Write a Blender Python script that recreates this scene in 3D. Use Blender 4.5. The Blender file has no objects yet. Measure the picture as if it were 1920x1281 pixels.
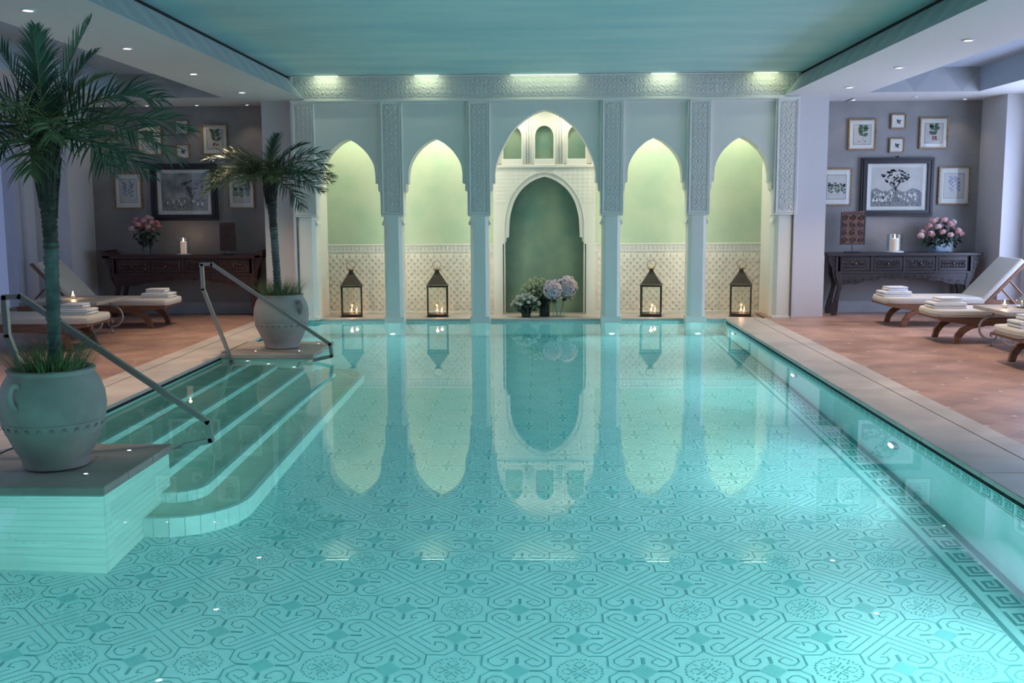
import bpy, bmesh, math, random
from mathutils import Vector, Matrix

random.seed(7)
S = bpy.context.scene
COL = S.collection
PI = math.pi

# ------------------------------------------------------------------ camera
F_PX, YAW, PITCH, ROLL = 1950.0, 0.0301287, -0.1271094, -0.005
def cam_axes():
    cy, sy, cp, sp = math.cos(YAW), math.sin(YAW), math.cos(PITCH), math.sin(PITCH)
    fwd = Vector((-sy*cp, cy*cp, sp)); right = Vector((cy, sy, 0)); up = right.cross(fwd)
    cr, sr = math.cos(ROLL), math.sin(ROLL)
    return cr*right + sr*up, -sr*right + cr*up, fwd
_r, _u, _f = cam_axes()
cd = bpy.data.cameras.new('camera'); cam = bpy.data.objects.new('camera', cd); COL.objects.link(cam)
cd.sensor_width = 36.0; cd.lens = F_PX*36.0/1920.0; cd.clip_start = 0.05; cd.clip_end = 200
cam.matrix_world = Matrix(((_r.x, _u.x, -_f.x, 0), (_r.y, _u.y, -_f.y, 0), (_r.z, _u.z, -_f.z, 1.5), (0, 0, 0, 1)))
S.camera = cam

# ------------------------------------------------------------------ light set-up
S.view_settings.view_transform = 'Standard'; S.view_settings.look = 'None'
S.view_settings.gamma = 1.0; S.view_settings.use_curve_mapping = False
S.view_settings.exposure = 0.0
W = bpy.data.worlds.new('evening_sky'); S.world = W; W.use_nodes = True
W.node_tree.nodes['Background'].inputs[0].default_value = (0.30, 0.38, 0.72, 1)
W.node_tree.nodes['Background'].inputs[1].default_value = .5
try:
    S.cycles.sample_clamp_indirect = 4.0
    S.cycles.use_denoising = True
    S.cycles.max_bounces = 7; S.cycles.diffuse_bounces = 3; S.cycles.glossy_bounces = 3; S.cycles.transmission_bounces = 5; S.cycles.transparent_max_bounces = 8
    S.cycles.use_adaptive_sampling = True; S.cycles.adaptive_threshold = .03
except Exception:
    pass
POOL_W, POOL_COL = 25.0, (0.74, .98, 1.0)
DOWN_W, DOWN_COL = 165.0, (1.0, 0.74, 0.54)
NICHE_W, NICHE_COL = 9.5, (1.0, 0.97, 0.80)
WIN_R_W, WIN_L_W, WIN_COL = 165.0, 16.0, (0.56, 0.66, 1.0)
FRIEZE_W = .7

def area(name, loc, rot, sx, sy, w, col, parent=None):
    l = bpy.data.lights.new(name, 'AREA'); l.shape = 'RECTANGLE'; l.size = sx; l.size_y = sy; l.energy = w; l.color = col
    o = bpy.data.objects.new(name, l); COL.objects.link(o); o.location = loc; o.rotation_euler = rot; o.parent = parent
    return o
for yc, wq in ((4.2, .22), (7.7, .5), (12.45, .95)):   # daylight standing outside the windows of the right and left walls
    area('daylight', (6.75, yc, 1.45), (0, PI/2, 0), 2.3, 2.7, WIN_R_W*wq, WIN_COL)
    area('daylight', (-7.3, yc, 1.45), (0, -PI/2, 0), 2.3, 2.7, WIN_L_W*(.12 if yc > 12 else 1.2), WIN_COL)

# ------------------------------------------------------------------ helpers
def tag(o, label=None, cat=None, group=None, kind=None):
    if label: o['label'] = label
    if cat: o['category'] = cat
    if group: o['group'] = group
    if kind: o['kind'] = kind
    return o
def thing(name, label, cat, loc=(0, 0, 0), rz=0.0, group=None, kind=None):
    o = bpy.data.objects.new(name, None); COL.objects.link(o); o.location = loc; o.rotation_euler = (0, 0, rz)
    o.empty_display_size = 0.1
    return tag(o, label, cat, group, kind)
def struct(name, label):
    o = thing(name, label, None); o['kind'] = 'structure'; return o

class MB:
    def __init__(s): s.v = []; s.f = []
    def add(s, vs, fs):
        n = len(s.v); s.v += [tuple(p) for p in vs]; s.f += [tuple(i+n for i in f) for f in fs]; return s
    def box(s, x0, x1, y0, y1, z0, z1):
        return s.add([(x0,y0,z0),(x1,y0,z0),(x1,y1,z0),(x0,y1,z0),(x0,y0,z1),(x1,y0,z1),(x1,y1,z1),(x0,y1,z1)],
                     [(0,3,2,1),(4,5,6,7),(0,1,5,4),(1,2,6,5),(2,3,7,6),(3,0,4,7)])
    def quad(s, a, b, c, d): return s.add([a,b,c,d], [(0,1,2,3)])
    def prism(s, pts, lo, hi, axis='z'):
        n = len(pts)
        if axis == 'z': g = lambda p, t: (p[0], p[1], t)
        elif axis == 'y': g = lambda p, t: (p[0], t, p[1])
        else: g = lambda p, t: (t, p[0], p[1])
        vs = [g(p, lo) for p in pts] + [g(p, hi) for p in pts]
        fs = [tuple(range(n-1, -1, -1)), tuple(range(n, 2*n))] + [(i, (i+1) % n, n+(i+1) % n, n+i) for i in range(n)]
        return s.add(vs, fs)
    def lathe(s, prof, n=24, c=(0,0,0), cap=True):
        vs = []; fs = []; m = len(prof)
        for r, z in prof:
            for i in range(n):
                a = 2*PI*i/n; vs.append((c[0]+r*math.cos(a), c[1]+r*math.sin(a), c[2]+z))
        for j in range(m-1):
            for i in range(n):
                k = (i+1) % n; fs.append((j*n+i, j*n+k, (j+1)*n+k, (j+1)*n+i))
        if cap: fs += [tuple(range(n-1, -1, -1)), tuple(range((m-1)*n, m*n))]
        return s.add(vs, fs)
    def tube(s, pts, r, n=8, flat=None):
        pts = [Vector(p) for p in pts]; m = len(pts); vs = []; fs = []
        rr = r if isinstance(r, (list, tuple)) else [r]*m
        t0 = (pts[1]-pts[0]).normalized(); ref = Vector((0,0,1)) if abs(t0.z) < .9 else Vector((1,0,0))
        nrm = t0.cross(ref).normalized()
        for i in range(m):
            t = (pts[min(i+1,m-1)]-pts[max(i-1,0)]).normalized()
            nrm = (nrm - t*nrm.dot(t)).normalized(); b = t.cross(nrm)
            for k in range(n):
                a = 2*PI*k/n + (PI/n if n == 4 else 0)
                vs.append(pts[i] + rr[i]*(math.cos(a)*nrm + math.sin(a)*b))
        for i in range(m-1):
            for k in range(n):
                q = (k+1) % n; fs.append((i*n+k, i*n+q, (i+1)*n+q, (i+1)*n+k))
        fs += [tuple(range(n-1,-1,-1)), tuple(range((m-1)*n, m*n))]
        return s.add(vs, fs)
    def ball(s, c, rx, ry=None, rz=None, nu=10, nv=6, jit=0):
        ry = ry or rx; rz = rz or rx; prof = []
        vs = [(c[0], c[1], c[2]-rz)]
        for j in range(1, nv):
            p = -PI/2 + PI*j/nv
            for i in range(nu):
                a = 2*PI*i/nu; q = 1+random.uniform(-jit, jit)
                vs.append((c[0]+rx*q*math.cos(p)*math.cos(a), c[1]+ry*q*math.cos(p)*math.sin(a), c[2]+rz*q*math.sin(p)))
        vs.append((c[0], c[1], c[2]+rz)); fs = []
        for i in range(nu):
            k = (i+1) % nu; fs.append((0, 1+k, 1+i)); fs.append((len(vs)-1, 1+(nv-2)*nu+i, 1+(nv-2)*nu+k))
            for j in range(nv-2): fs.append((1+j*nu+i, 1+j*nu+k, 1+(j+1)*nu+k, 1+(j+1)*nu+i))
        return s.add(vs, fs)
    def xf(s, M):
        s.v = [tuple(M @ Vector(p)) for p in s.v]; return s
    def mesh(s, name, mat, smooth=False, bevel=0, seg=2, angle=0.6):
        me = bpy.data.meshes.new(name); me.from_pydata(s.v, [], s.f)
        if bevel:
            bm = bmesh.new(); bm.from_mesh(me); bmesh.ops.remove_doubles(bm, verts=bm.verts, dist=1e-6)
            bmesh.ops.recalc_face_normals(bm, faces=bm.faces)
            es = [e for e in bm.edges if len(e.link_faces) == 2 and e.calc_face_angle(0) > angle]
            bmesh.ops.bevel(bm, geom=es, offset=bevel, segments=seg, profile=.5, affect='EDGES', clamp_overlap=True)
            bm.to_mesh(me); bm.free()
        elif len(s.f) < 20000:
            bm = bmesh.new(); bm.from_mesh(me); bmesh.ops.recalc_face_normals(bm, faces=bm.faces); bm.to_mesh(me); bm.free()
        if smooth:
            me.polygons.foreach_set('use_smooth', [True]*len(me.polygons))
            if bevel or smooth == 'a':
                try: me.set_sharp_from_angle(angle=math.radians(40))
                except Exception: pass
        me.materials.append(mat); return me
    def build(s, name, mat, parent=None, smooth=False, bevel=0, seg=2, loc=(0,0,0), rz=0):
        return link(name, s.mesh(name, mat, smooth, bevel, seg), parent, loc, rz)
def link(name, me, parent=None, loc=(0,0,0), rz=0):
    o = bpy.data.objects.new(name, me); COL.objects.link(o); o.parent = parent; o.location = loc
    if rz: o.rotation_euler = (0,0,rz)
    return o
def copy_tree(o, parent=None):
    c = o.copy(); COL.objects.link(c); c.parent = parent
    for ch in o.children: copy_tree(ch, c)
    return c
def catmull(pts, n=6):
    out = []; P = [pts[0]] + list(pts) + [pts[-1]]
    for i in range(1, len(P)-2):
        for k in range(n):
            t = k/n; a, b, c, d = P[i-1], P[i], P[i+1], P[i+2]
            out.append(tuple(.5*((2*b[j]) + (-a[j]+c[j])*t + (2*a[j]-5*b[j]+4*c[j]-d[j])*t*t + (-a[j]+3*b[j]-3*c[j]+d[j])*t**3) for j in range(len(b))))
    out.append(tuple(pts[-1])); return out

# ------------------------------------------------------------------ materials
def M(name, col, rough=.6, metal=0, var=0.0, scale=4.0, bump=0.0, bscale=40.0, col2=None, emit=None, estr=0, spec=.5, stretch=None, detail=4):
    m = bpy.data.materials.new(name); m.use_nodes = True; nt = m.node_tree; b = nt.nodes['Principled BSDF']
    b.inputs['Base Color'].default_value = (*col, 1); b.inputs['Roughness'].default_value = rough; b.inputs['Metallic'].default_value = metal
    b.inputs['Specular IOR Level'].default_value = spec
    tc = nt.nodes.new('ShaderNodeTexCoord'); src = tc.outputs['Object']
    if stretch:
        mp = nt.nodes.new('ShaderNodeMapping'); mp.inputs['Scale'].default_value = stretch
        nt.links.new(src, mp.inputs[0]); src = mp.outputs[0]
    if var or col2:
        n = nt.nodes.new('ShaderNodeTexNoise'); n.inputs['Scale'].default_value = scale; n.inputs['Detail'].default_value = detail
        nt.links.new(src, n.inputs['Vector'])
        r = nt.nodes.new('ShaderNodeValToRGB'); c2 = col2 or tuple(max(0, c*(1-var)) for c in col)
        c1 = col if col2 else tuple(min(1, c*(1+var)) for c in col)
        r.color_ramp.elements[0].position = .32; r.color_ramp.elements[1].position = .68
        r.color_ramp.elements[0].color = (*c2, 1); r.color_ramp.elements[1].color = (*c1, 1)
        nt.links.new(n.outputs['Fac'], r.inputs[0]); nt.links.new(r.outputs[0], b.inputs['Base Color'])
    if bump:
        n2 = nt.nodes.new('ShaderNodeTexNoise'); n2.inputs['Scale'].default_value = bscale; n2.inputs['Detail'].default_value = 3
        nt.links.new(src, n2.inputs['Vector'])
        bp = nt.nodes.new('ShaderNodeBump'); bp.inputs['Strength'].default_value = bump; bp.inputs['Distance'].default_value = .01
        nt.links.new(n2.outputs['Fac'], bp.inputs['Height']); nt.links.new(bp.outputs[0], b.inputs['Normal'])
    if emit:
        b.inputs['Emission Color'].default_value = (*emit, 1); b.inputs['Emission Strength'].default_value = estr
    return m
def math_node(nt, op, a, b=None, c=None):
    n = nt.nodes.new('ShaderNodeMath'); n.operation = op
    for i, x in enumerate((a, b, c)):
        if x is None: continue
        if isinstance(x, (int, float)): n.inputs[i].default_value = x
        else: nt.links.new(x, n.inputs[i])
    return n.outputs[0]
def glass_thin(name, tint=(.95, .98, .97), rough=.02, refl=1.0):
    m = bpy.data.materials.new(name); m.use_nodes = True; nt = m.node_tree; nt.nodes.clear()
    o = nt.nodes.new('ShaderNodeOutputMaterial'); mx = nt.nodes.new('ShaderNodeMixShader'); t = nt.nodes.new('ShaderNodeBsdfTransparent')
    g = nt.nodes.new('ShaderNodeBsdfGlossy'); lw = nt.nodes.new('ShaderNodeLayerWeight'); lw.inputs[0].default_value = .5
    t.inputs[0].default_value = (*tint, 1); g.inputs['Roughness'].default_value = rough
    fac = math_node(nt, 'MULTIPLY_ADD', math_node(nt, 'POWER', lw.outputs['Facing'], 4.0), .55, .04)
    nt.links.new(fac, mx.inputs[0]); nt.links.new(t.outputs[0], mx.inputs[1]); nt.links.new(g.outputs[0], mx.inputs[2]); nt.links.new(mx.outputs[0], o.inputs[0])
    return m
def water_mat():
    m = bpy.data.materials.new('pool_water'); m.use_nodes = True; nt = m.node_tree; nt.nodes.clear()
    o = nt.nodes.new('ShaderNodeOutputMaterial'); mx = nt.nodes.new('ShaderNodeMixShader')
    r = nt.nodes.new('ShaderNodeBsdfRefraction'); r.inputs['IOR'].default_value = 1.333; r.inputs['Roughness'].default_value = 0
    r.inputs['Color'].default_value = (.52, .91, .93, 1)
    g = nt.nodes.new('ShaderNodeBsdfGlossy'); g.inputs['Roughness'].default_value = .0; g.inputs['Color'].default_value = (1, 1, 1, 1)
    fr = nt.nodes.new('ShaderNodeFresnel'); fr.inputs[0].default_value = 1.333
    tc = nt.nodes.new('ShaderNodeTexCoord'); n = nt.nodes.new('ShaderNodeTexNoise'); n.inputs['Scale'].default_value = 1.3; n.inputs['Detail'].default_value = 1
    bp = nt.nodes.new('ShaderNodeBump'); bp.inputs['Strength'].default_value = .05; bp.inputs['Distance'].default_value = .01
    nt.links.new(tc.outputs['Object'], n.inputs['Vector']); nt.links.new(n.outputs['Fac'], bp.inputs['Height'])
    for x in (r, g, fr): nt.links.new(bp.outputs[0], x.inputs['Normal'])
    nt.links.new(fr.outputs[0], mx.inputs[0]); nt.links.new(r.outputs[0], mx.inputs[1]); nt.links.new(g.outputs[0], mx.inputs[2]); nt.links.new(mx.outputs[0], o.inputs[0])
    return m
def cotto_mat():
    # old terracotta tiles with small pale inserts at the corners
    m = M('terracotta_floor', (.36, .19, .135), .42, 0, .0, bump=.12, bscale=9, spec=.4); nt = m.node_tree; b = nt.nodes['Principled BSDF']
    tc = nt.nodes.new('ShaderNodeTexCoord'); sp = nt.nodes.new('ShaderNodeSeparateXYZ')
    mp = nt.nodes.new('ShaderNodeMapping'); mp.inputs['Rotation'].default_value = (0, 0, PI/4); nt.links.new(tc.outputs['Object'], mp.inputs[0])
    br = nt.nodes.new('ShaderNodeTexBrick'); br.offset = 0; br.inputs['Scale'].default_value = 1; br.inputs['Brick Width'].default_value = .24; br.inputs['Row Height'].default_value = .24
    br.inputs['Mortar Size'].default_value = .002; br.inputs['Color1'].default_value = (.50, .315, .25, 1); br.inputs['Color2'].default_value = (.42, .25, .20, 1); br.inputs['Mortar'].default_value = (.3, .18, .13, 1)
    nt.links.new(mp.outputs[0], br.inputs['Vector']); nt.links.new(mp.outputs[0], sp.inputs[0])
    fx = math_node(nt, 'PINGPONG', sp.outputs[0], .24); fy = math_node(nt, 'PINGPONG', sp.outputs[1], .24)
    ins = math_node(nt, 'LESS_THAN', math_node(nt, 'ADD', fx, fy), .024)
    n = nt.nodes.new('ShaderNodeTexNoise'); n.inputs['Scale'].default_value = 2.6; n.inputs['Detail'].default_value = 5; nt.links.new(tc.outputs['Object'], n.inputs['Vector'])
    mx = nt.nodes.new('ShaderNodeMixRGB'); mx.blend_type = 'MULTIPLY'; mx.inputs[0].default_value = .7
    rp = nt.nodes.new('ShaderNodeValToRGB'); rp.color_ramp.elements[0].color = (.55, .55, .55, 1); rp.color_ramp.elements[0].position = .3; rp.color_ramp.elements[1].color = (1.15, 1.1, 1.05, 1); rp.color_ramp.elements[1].position = .7
    nt.links.new(n.outputs['Fac'], rp.inputs[0]); nt.links.new(br.outputs['Color'], mx.inputs[1]); nt.links.new(rp.outputs[0], mx.inputs[2])
    m2 = nt.nodes.new('ShaderNodeMixRGB'); m2.inputs[2].default_value = (.62, .55, .48, 1); nt.links.new(ins, m2.inputs[0]); nt.links.new(mx.outputs[0], m2.inputs[1])
    nt.links.new(m2.outputs[0], b.inputs['Base Color']); return m
def fascia_mat(name, base, tri, period, h0, h1, axis):
    # painted row of triangles along a fascia
    m = M(name, base, .7); nt = m.node_tree; b = nt.nodes['Principled BSDF']
    tc = nt.nodes.new('ShaderNodeTexCoord'); sp = nt.nodes.new('ShaderNodeSeparateXYZ'); nt.links.new(tc.outputs['Object'], sp.inputs[0])
    w = math_node(nt, 'PINGPONG', sp.outputs[axis], period/2)
    hh = math_node(nt, 'MULTIPLY', math_node(nt, 'SUBTRACT', sp.outputs[2], h0), period/2/(h1-h0))
    t = math_node(nt, 'GREATER_THAN', math_node(nt, 'SUBTRACT', math_node(nt, 'MULTIPLY', w, 1.25), hh), 0.0)
    n = nt.nodes.new('ShaderNodeTexNoise'); n.inputs['Scale'].default_value = 5; nt.links.new(tc.outputs['Object'], n.inputs['Vector'])
    mx = nt.nodes.new('ShaderNodeMixRGB'); mx.inputs[1].default_value = (*base, 1); mx.inputs[2].default_value = (*tri, 1)
    nt.links.new(math_node(nt, 'MULTIPLY', t, n.outputs['Fac']), mx.inputs[0]); nt.links.new(mx.outputs[0], b.inputs['Base Color']); return m

m_water = water_mat()
m_white = M('white_plaster', (.72, .71, .70), .75, bump=.05)
m_arc = M('arcade_plaster', (.83, .81, .74), .7, bump=.04)
m_carved = M('carved_stucco', (.79, .77, .71), .75)
m_niche = M('niche_white_stucco', (.80, .79, .72), .7)
m_tile_scale = M('scale_tiles', (.74, .70, .60), .45, var=.10, scale=9)
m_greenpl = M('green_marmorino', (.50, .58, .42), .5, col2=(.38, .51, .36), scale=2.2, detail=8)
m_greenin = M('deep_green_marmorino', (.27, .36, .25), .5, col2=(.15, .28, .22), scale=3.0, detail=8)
m_soffit = M('soffit_paint', (.70, .70, .69), .7)
m_sky = M('painted_sky_ceiling', (.60, .78, .76), .75, col2=(.38, .63, .67), scale=.9, stretch=(.5, 1.6, 1), detail=7)
m_tray = M('tray_ceiling_paint', (.42, .47, .56), .7)
m_fas = fascia_mat('fascia_triangles', (.50, .58, .58), (.34, .44, .46), .52, 2.97, 3.24, 1)
m_trayf = fascia_mat('tray_triangles', (.36, .38, .40), (.50, .50, .50), .6, 2.97, 3.27, 0)
m_gap = M('shadow_gap', (.012, .018, .018), .9)  # near-black strips: shade of the ceiling gap and coping joint put into colour
m_alc = M('grey_marmorino', (.27, .27, .265), .45, var=.14, scale=2.4, detail=6)
m_dado = M('grey_dado', (.30, .30, .295), .5, var=.06, scale=3)
m_skirt = M('skirting', (.42, .42, .43), .55, var=.08)
m_pier = M('pier_plaster', (.62, .61, .62), .7)
m_floor = cotto_mat()
m_cop = M('coping_travertine', (.56, .49, .44), .42, var=.12, scale=3, bump=.03, bscale=25, spec=.4)
m_cop2 = M('coping_travertine_dark', (.46, .395, .335), .42, var=.14, scale=3.4, bump=.03, bscale=25, spec=.4)
m_pool = M('pool_tile_white', (.62, .83, .82), .4, var=.04, scale=6)
m_riser = M('step_riser_stone', (.70, .86, .80), .45, var=.05, scale=6)
m_tread = M('step_tread_stone', (.64, .68, .56), .5, var=.10, scale=5)
m_clad = M('platform_cladding', (.66, .78, .70), .5, var=.08, scale=2.4, stretch=(1, 1, 8))
m_mos = M('mosaic_teal', (.16, .42, .42), .4)
m_mos2 = M('mosaic_light_teal', (.36, .68, .67), .4)
m_mosb = M('mosaic_dark_teal', (.14, .36, .36), .4)
m_steel = M('brushed_steel', (.42, .44, .43), .34, 1.0)
m_terra = M('weathered_terracotta', (.46, .44, .40), .8, col2=(.36, .31, .27), scale=4, bump=.25, bscale=22, detail=8)
m_scratch = M('scratched_clay', (.25, .21, .18), .9)
m_soil = M('soil', (.05, .04, .03), .95)
m_trunk = M('palm_trunk_fibre', (.085, .075, .06), .9, col2=(.035, .03, .025), scale=14, bump=.6, bscale=40)
m_trunk2 = M('palm_trunk_pool_lit', (.15, .19, .17), .85, col2=(.07, .09, .08), scale=14, bump=.6, bscale=40)  # lower trunk: green-grey cast of the pool light put into the colour
m_leaf = M('palm_leaf', (.05, .10, .055), .42, var=.35, scale=5)
m_leaf2 = M('palm_leaf_yellow', (.14, .17, .065), .5, var=.3, scale=5)
m_rach = M('palm_rachis', (.12, .15, .06), .5)
m_grass = M('pot_grass', (.12, .19, .06), .5, var=.4, scale=12)
m_wood = M('teak', (.29, .135, .07), .45, col2=(.17, .075, .04), scale=5, stretch=(1, 9, 9))
m_wood_dk = M('dark_stained_wood', (.05, .040, .042), .32, col2=(.028, .022, .024), scale=6, stretch=(2, 9, 9))
m_wood_red = M('dark_red_wood', (.085, .036, .028), .4, col2=(.04, .018, .015), scale=6, stretch=(2, 9, 9))
m_cush = M('cream_cushion', (.66, .62, .55), .9, bump=.1, bscale=180)
m_towel = M('white_towel', (.80, .80, .80), .95, bump=.35, bscale=160)
m_iron = M('painted_iron', (.42, .41, .40), .5, .3)
m_stone = M('table_stone', (.47, .43, .38), .4, var=.12, scale=5)
m_lant = M('lantern_bronze', (.075, .06, .048), .45, .6, var=.3, scale=8)
m_brass = M('aged_brass', (.36, .24, .12), .38, .8)
m_gl = glass_thin('clear_glass')
m_glb = glass_thin('vase_glass', (.78, .88, .95), .05)
m_gld = glass_thin('dark_vase_glass', (.35, .42, .40), .05)
m_wax = M('candle_wax', (.82, .74, .64), .5, emit=(1, .55, .35), estr=.25)  # weak emission puts the candlelight glow into the wax itself
m_flame = M('candle_flame', (1, .8, .5), .5, emit=(1, .62, .34), estr=60)
m_wick = M('wick', (.02, .02, .02), .9)
m_plate = M('white_ceramic', (.8, .8, .8), .3)
m_lens = M('lamp_lens', (1, 1, 1), .4, emit=(1, .93, .82), estr=7)
m_lensp = M('pool_lamp_lens', (1, 1, 1), .4, emit=(.95, 1, .98), estr=14)
m_lensf = M('cove_lamp_lens', (1, 1, 1), .4, emit=(.93, 1, .78), estr=1.3)
m_ring = M('lamp_ring', (.5, .5, .5), .35, .9)
m_ringw = M('white_lamp_ring', (.75, .75, .75), .5)
m_gold = M('gilt_bamboo', (.30, .19, .09), .45, .2, var=.4, scale=30)
m_blackfr = M('black_frame', (.018, .016, .02), .35)
m_mat = M('mat_board', (.78, .75, .70), .8)
m_paper = M('print_paper', (.60, .57, .54), .85, var=.05, scale=10)
m_ink = M('ink_line', (.10, .10, .11), .9)
m_pgreen = M('print_green', (.09, .15, .09), .9); m_pblue = M('print_blue', (.20, .25, .42), .9); m_pred = M('print_red', (.40, .10, .09), .9); m_pdark = M('print_dark', (.06, .07, .08), .9)
m_rose = M('pink_rose', (.78, .42, .43), .6, var=.15, scale=30)
m_rose2 = M('pale_pink_rose', (.84, .58, .57), .6, var=.12, scale=30)
m_roseg = M('rose_leaf', (.03, .065, .035), .5, var=.3, scale=20)
m_wflow = M('white_rose', (.82, .84, .74), .6, var=.1, scale=30)
m_cflow = M('cream_blossom', (.72, .76, .46), .6, var=.15, scale=30)
m_hyd = M('hydrangea', (.80, .54, .47), .7, col2=(.52, .52, .68), scale=6)
m_bleaf = M('bouquet_leaf', (.03, .07, .04), .5, var=.3, scale=20)
m_bark = M('carved_brown_panel', (.17, .075, .05), .7, var=.3, scale=20)
m_woven = M('woven_brown_panel', (.10, .062, .05), .8, var=.3, scale=25)
m_frame_al = M('window_frame', (.55, .55, .56), .5)
m_silver = M('silver', (.65, .64, .62), .22, 1.0)
m_bglass = glass_thin('blue_glass', (.12, .25, .75), .05)

# ------------------------------------------------------------------ dimensions
WZ, DEEP = -0.06, -1.36
XL, XR, Y0, Y1 = -3.40, 2.51, -1.6, 14.40     # pool edges
SOF, CEIL = 2.97, 3.28
WALL_R, WALL_L = 6.42, -6.98
YB = 15.0                                     # back wall of the seating alcoves

# ------------------------------------------------------------------ pool shell
pool = struct('pool_basin', 'tiled swimming pool basin')
MB().quad((XL,Y0,DEEP),(XR,Y0,DEEP),(XR,Y1,DEEP),(XL,Y1,DEEP)).build('pool_floor', m_pool, pool)
MB().quad((XR,Y0,DEEP),(XR,Y1,DEEP),(XR,Y1,-.012),(XR,Y0,-.012)).build('pool_wall', m_pool, pool)
MB().quad((XL,Y0,DEEP),(XL,Y1,DEEP),(XL,Y1,-.012),(XL,Y0,-.012)).build('pool_wall', m_pool, pool)
MB().quad((XL,Y1,DEEP),(XR,Y1,DEEP),(XR,Y1,-.03),(XL,Y1,-.03)).build('pool_wall', m_pool, pool)
MB().quad((XL,Y0,DEEP),(XR,Y0,DEEP),(XR,Y0,-.012),(XL,Y0,-.012)).build('pool_wall', m_pool, pool)

# mosaic pattern, one repeat drawn on a 40 x 40 grid of tesserae
N = 80
grid = [[0]*N for _ in range(N)]
def put(u, v, k=1): grid[int(round(v*2)) % N][int(round(u*2)) % N] = k
def line(u0, v0, u1, v1, k=1):
    n = int(max(2*abs(u1-u0), 2*abs(v1-v0), 1))
    for i in range(n+1): put(u0+(u1-u0)*i/n, v0+(v1-v0)*i/n, k)
def poly(ps, k=1):
    for a, b in zip(ps, ps[1:]): line(*a, *b, k)
for i in range(120):                                                   # rosette
    a = 2*PI*i/120
    if i % 4 < 2: put(7*math.cos(a), 7*math.sin(a))
for q in range(4):
    c, s_ = math.cos(q*PI/2), math.sin(q*PI/2)
    for (u, v) in ((1.5,0),(2,0),(2.5,.5),(3,1),(3.5,1.5),(4,1.5),(2.5,-.5),(3,-1),(3.5,-1.5),(4,-1.5),(5,1),(5,-1),(5.5,0),(1,1),(1.5,1.5),(2,2),(3.5,3.5),(4,4)): put(u*c-v*s_, u*s_+v*c)
def rot4(ps, k=1):                                                     # four-fold about the crossing at (20, 20)
    for q in range(4):
        c, s_ = round(math.cos(q*PI/2)), round(math.sin(q*PI/2))
        poly([(20+(u-20)*c-(v-20)*s_, 20+(u-20)*s_+(v-20)*c) for u, v in ps], k)
rot4([(9,9),(20,20)])
rot4([(12,0),(9,3),(9,9),(3,9),(0,12)])
rot4([(20,16),(11,7),(11,5),(13,3),(15,3),(17,5),(17,7),(15,7)])
rot4([(20,12.5),(16,8.5)]); rot4([(20,12.5),(24,8.5)])
rot4([(20,16),(29,7),(29,5),(27,3),(25,3),(23,5),(23,6),(25,8),(27,6)])
for (cu, cv) in ((20,0),(0,20)):
    for du in range(-8, 9):
        for dv in range(-8, 9):
            if abs(du)+abs(dv) <= 8: put(cu+du/2, cv+dv/2, 2)
    for e in range(9, 17):
        for sg in (-1, 1):
            for q in (0, .5): put(cu+sg*e/2, cv+q); put(cu+q, cv+sg*e/2)
PX, PY, OX, OY = .592, .602, -.423, 5.171
tx, ty = PX/N, PY/N
m1, m2 = MB(), MB()
DARK = [(u, v, grid[v][u]) for v in range(N) for u in range(N) if grid[v][u]]
XB = 2.235                                                             # field stops at the border line
plats = [(5.5, 6.53), (10.7, 11.78)]
def hidden(x, y): return x < -2.42 and 5.45 < y < 11.8 or (x < -1.93 and 6.4 < y < 10.9)
for jy in range(-11, 17):
    for jx in range(-6, 6):
        for (u, v, k) in DARK:
                x = OX + jx*PX + u*tx; y = OY + jy*PY + v*ty
                if y < 3.4 or y > 14.0 or x < XL+.32 or x > XB-tx or hidden(x, y): continue
                g = .47
                (m1 if k == 1 else m2).quad((x-g*tx,y-g*ty,DEEP+.002),(x+g*tx,y-g*ty,DEEP+.002),(x+g*tx,y+g*ty,DEEP+.002),(x-g*tx,y+g*ty,DEEP+.002))
tag(m1.build('mosaic_tesserae', m_mos, pool), kind='stuff')
tag(m2.build('mosaic_diamond', m_mos2, pool), kind='stuff')
# greek key borders
KEY = ["1111110", "1000010", "1011010", "1001010", "1111010", "0000010", "1111110"]
KEY = ["11111111", "10000000", "10111110", "10100010", "10101110", "10100000", "10111111"]
def key_run(b, origin, along, across, cell, n, cell2=None):
    h2 = cell2 or cell
    for i in range(n):
        for r, row in enumerate(KEY):
            for c, ch in enumerate(row):
                if ch != '1': continue
                p = Vector(origin) + along*((i*10+c)*cell) + across*(r*h2)
                b.quad(p, p+along*cell*.96, p+along*cell*.96+across*h2*.96, p+across*h2*.96)
kb = MB()
key_run(kb, (2.31, -1.2, DEEP+.002), Vector((0,1,0)), Vector((1,0,0)), .0192, 79)
key_run(kb, (XL+.02, 14.09, DEEP+.002), Vector((1,0,0)), Vector((0,1,0)), .0192, 30)
tag(kb.build('greek_key_border', m_mosb, pool), kind='stuff')
lb = MB()
for x0, x1 in ((2.235, 2.262), (2.462, 2.505)): lb.quad((x0,-1.4,DEEP+.002),(x1,-1.4,DEEP+.002),(x1,14.0,DEEP+.002),(x0,14.0,DEEP+.002))
lb.quad((XL,14.02,DEEP+.002),(XB,14.02,DEEP+.002),(XB,14.045,DEEP+.002),(XL,14.045,DEEP+.002))
lb.quad((XL,14.28,DEEP+.002),(XB,14.28,DEEP+.002),(XB,14.31,DEEP+.002),(XL,14.31,DEEP+.002))
lb.build('border_line', m_mosb, pool)
wb = MB()
key_run(wb, (XR-.003, -1.2, -.315), Vector((0,1,0)), Vector((0,0,1)), .0145, 106, .027)
key_run(wb, (XL+.05, Y1-.003, -.315), Vector((1,0,0)), Vector((0,0,1)), .0145, 40, .027)
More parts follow.
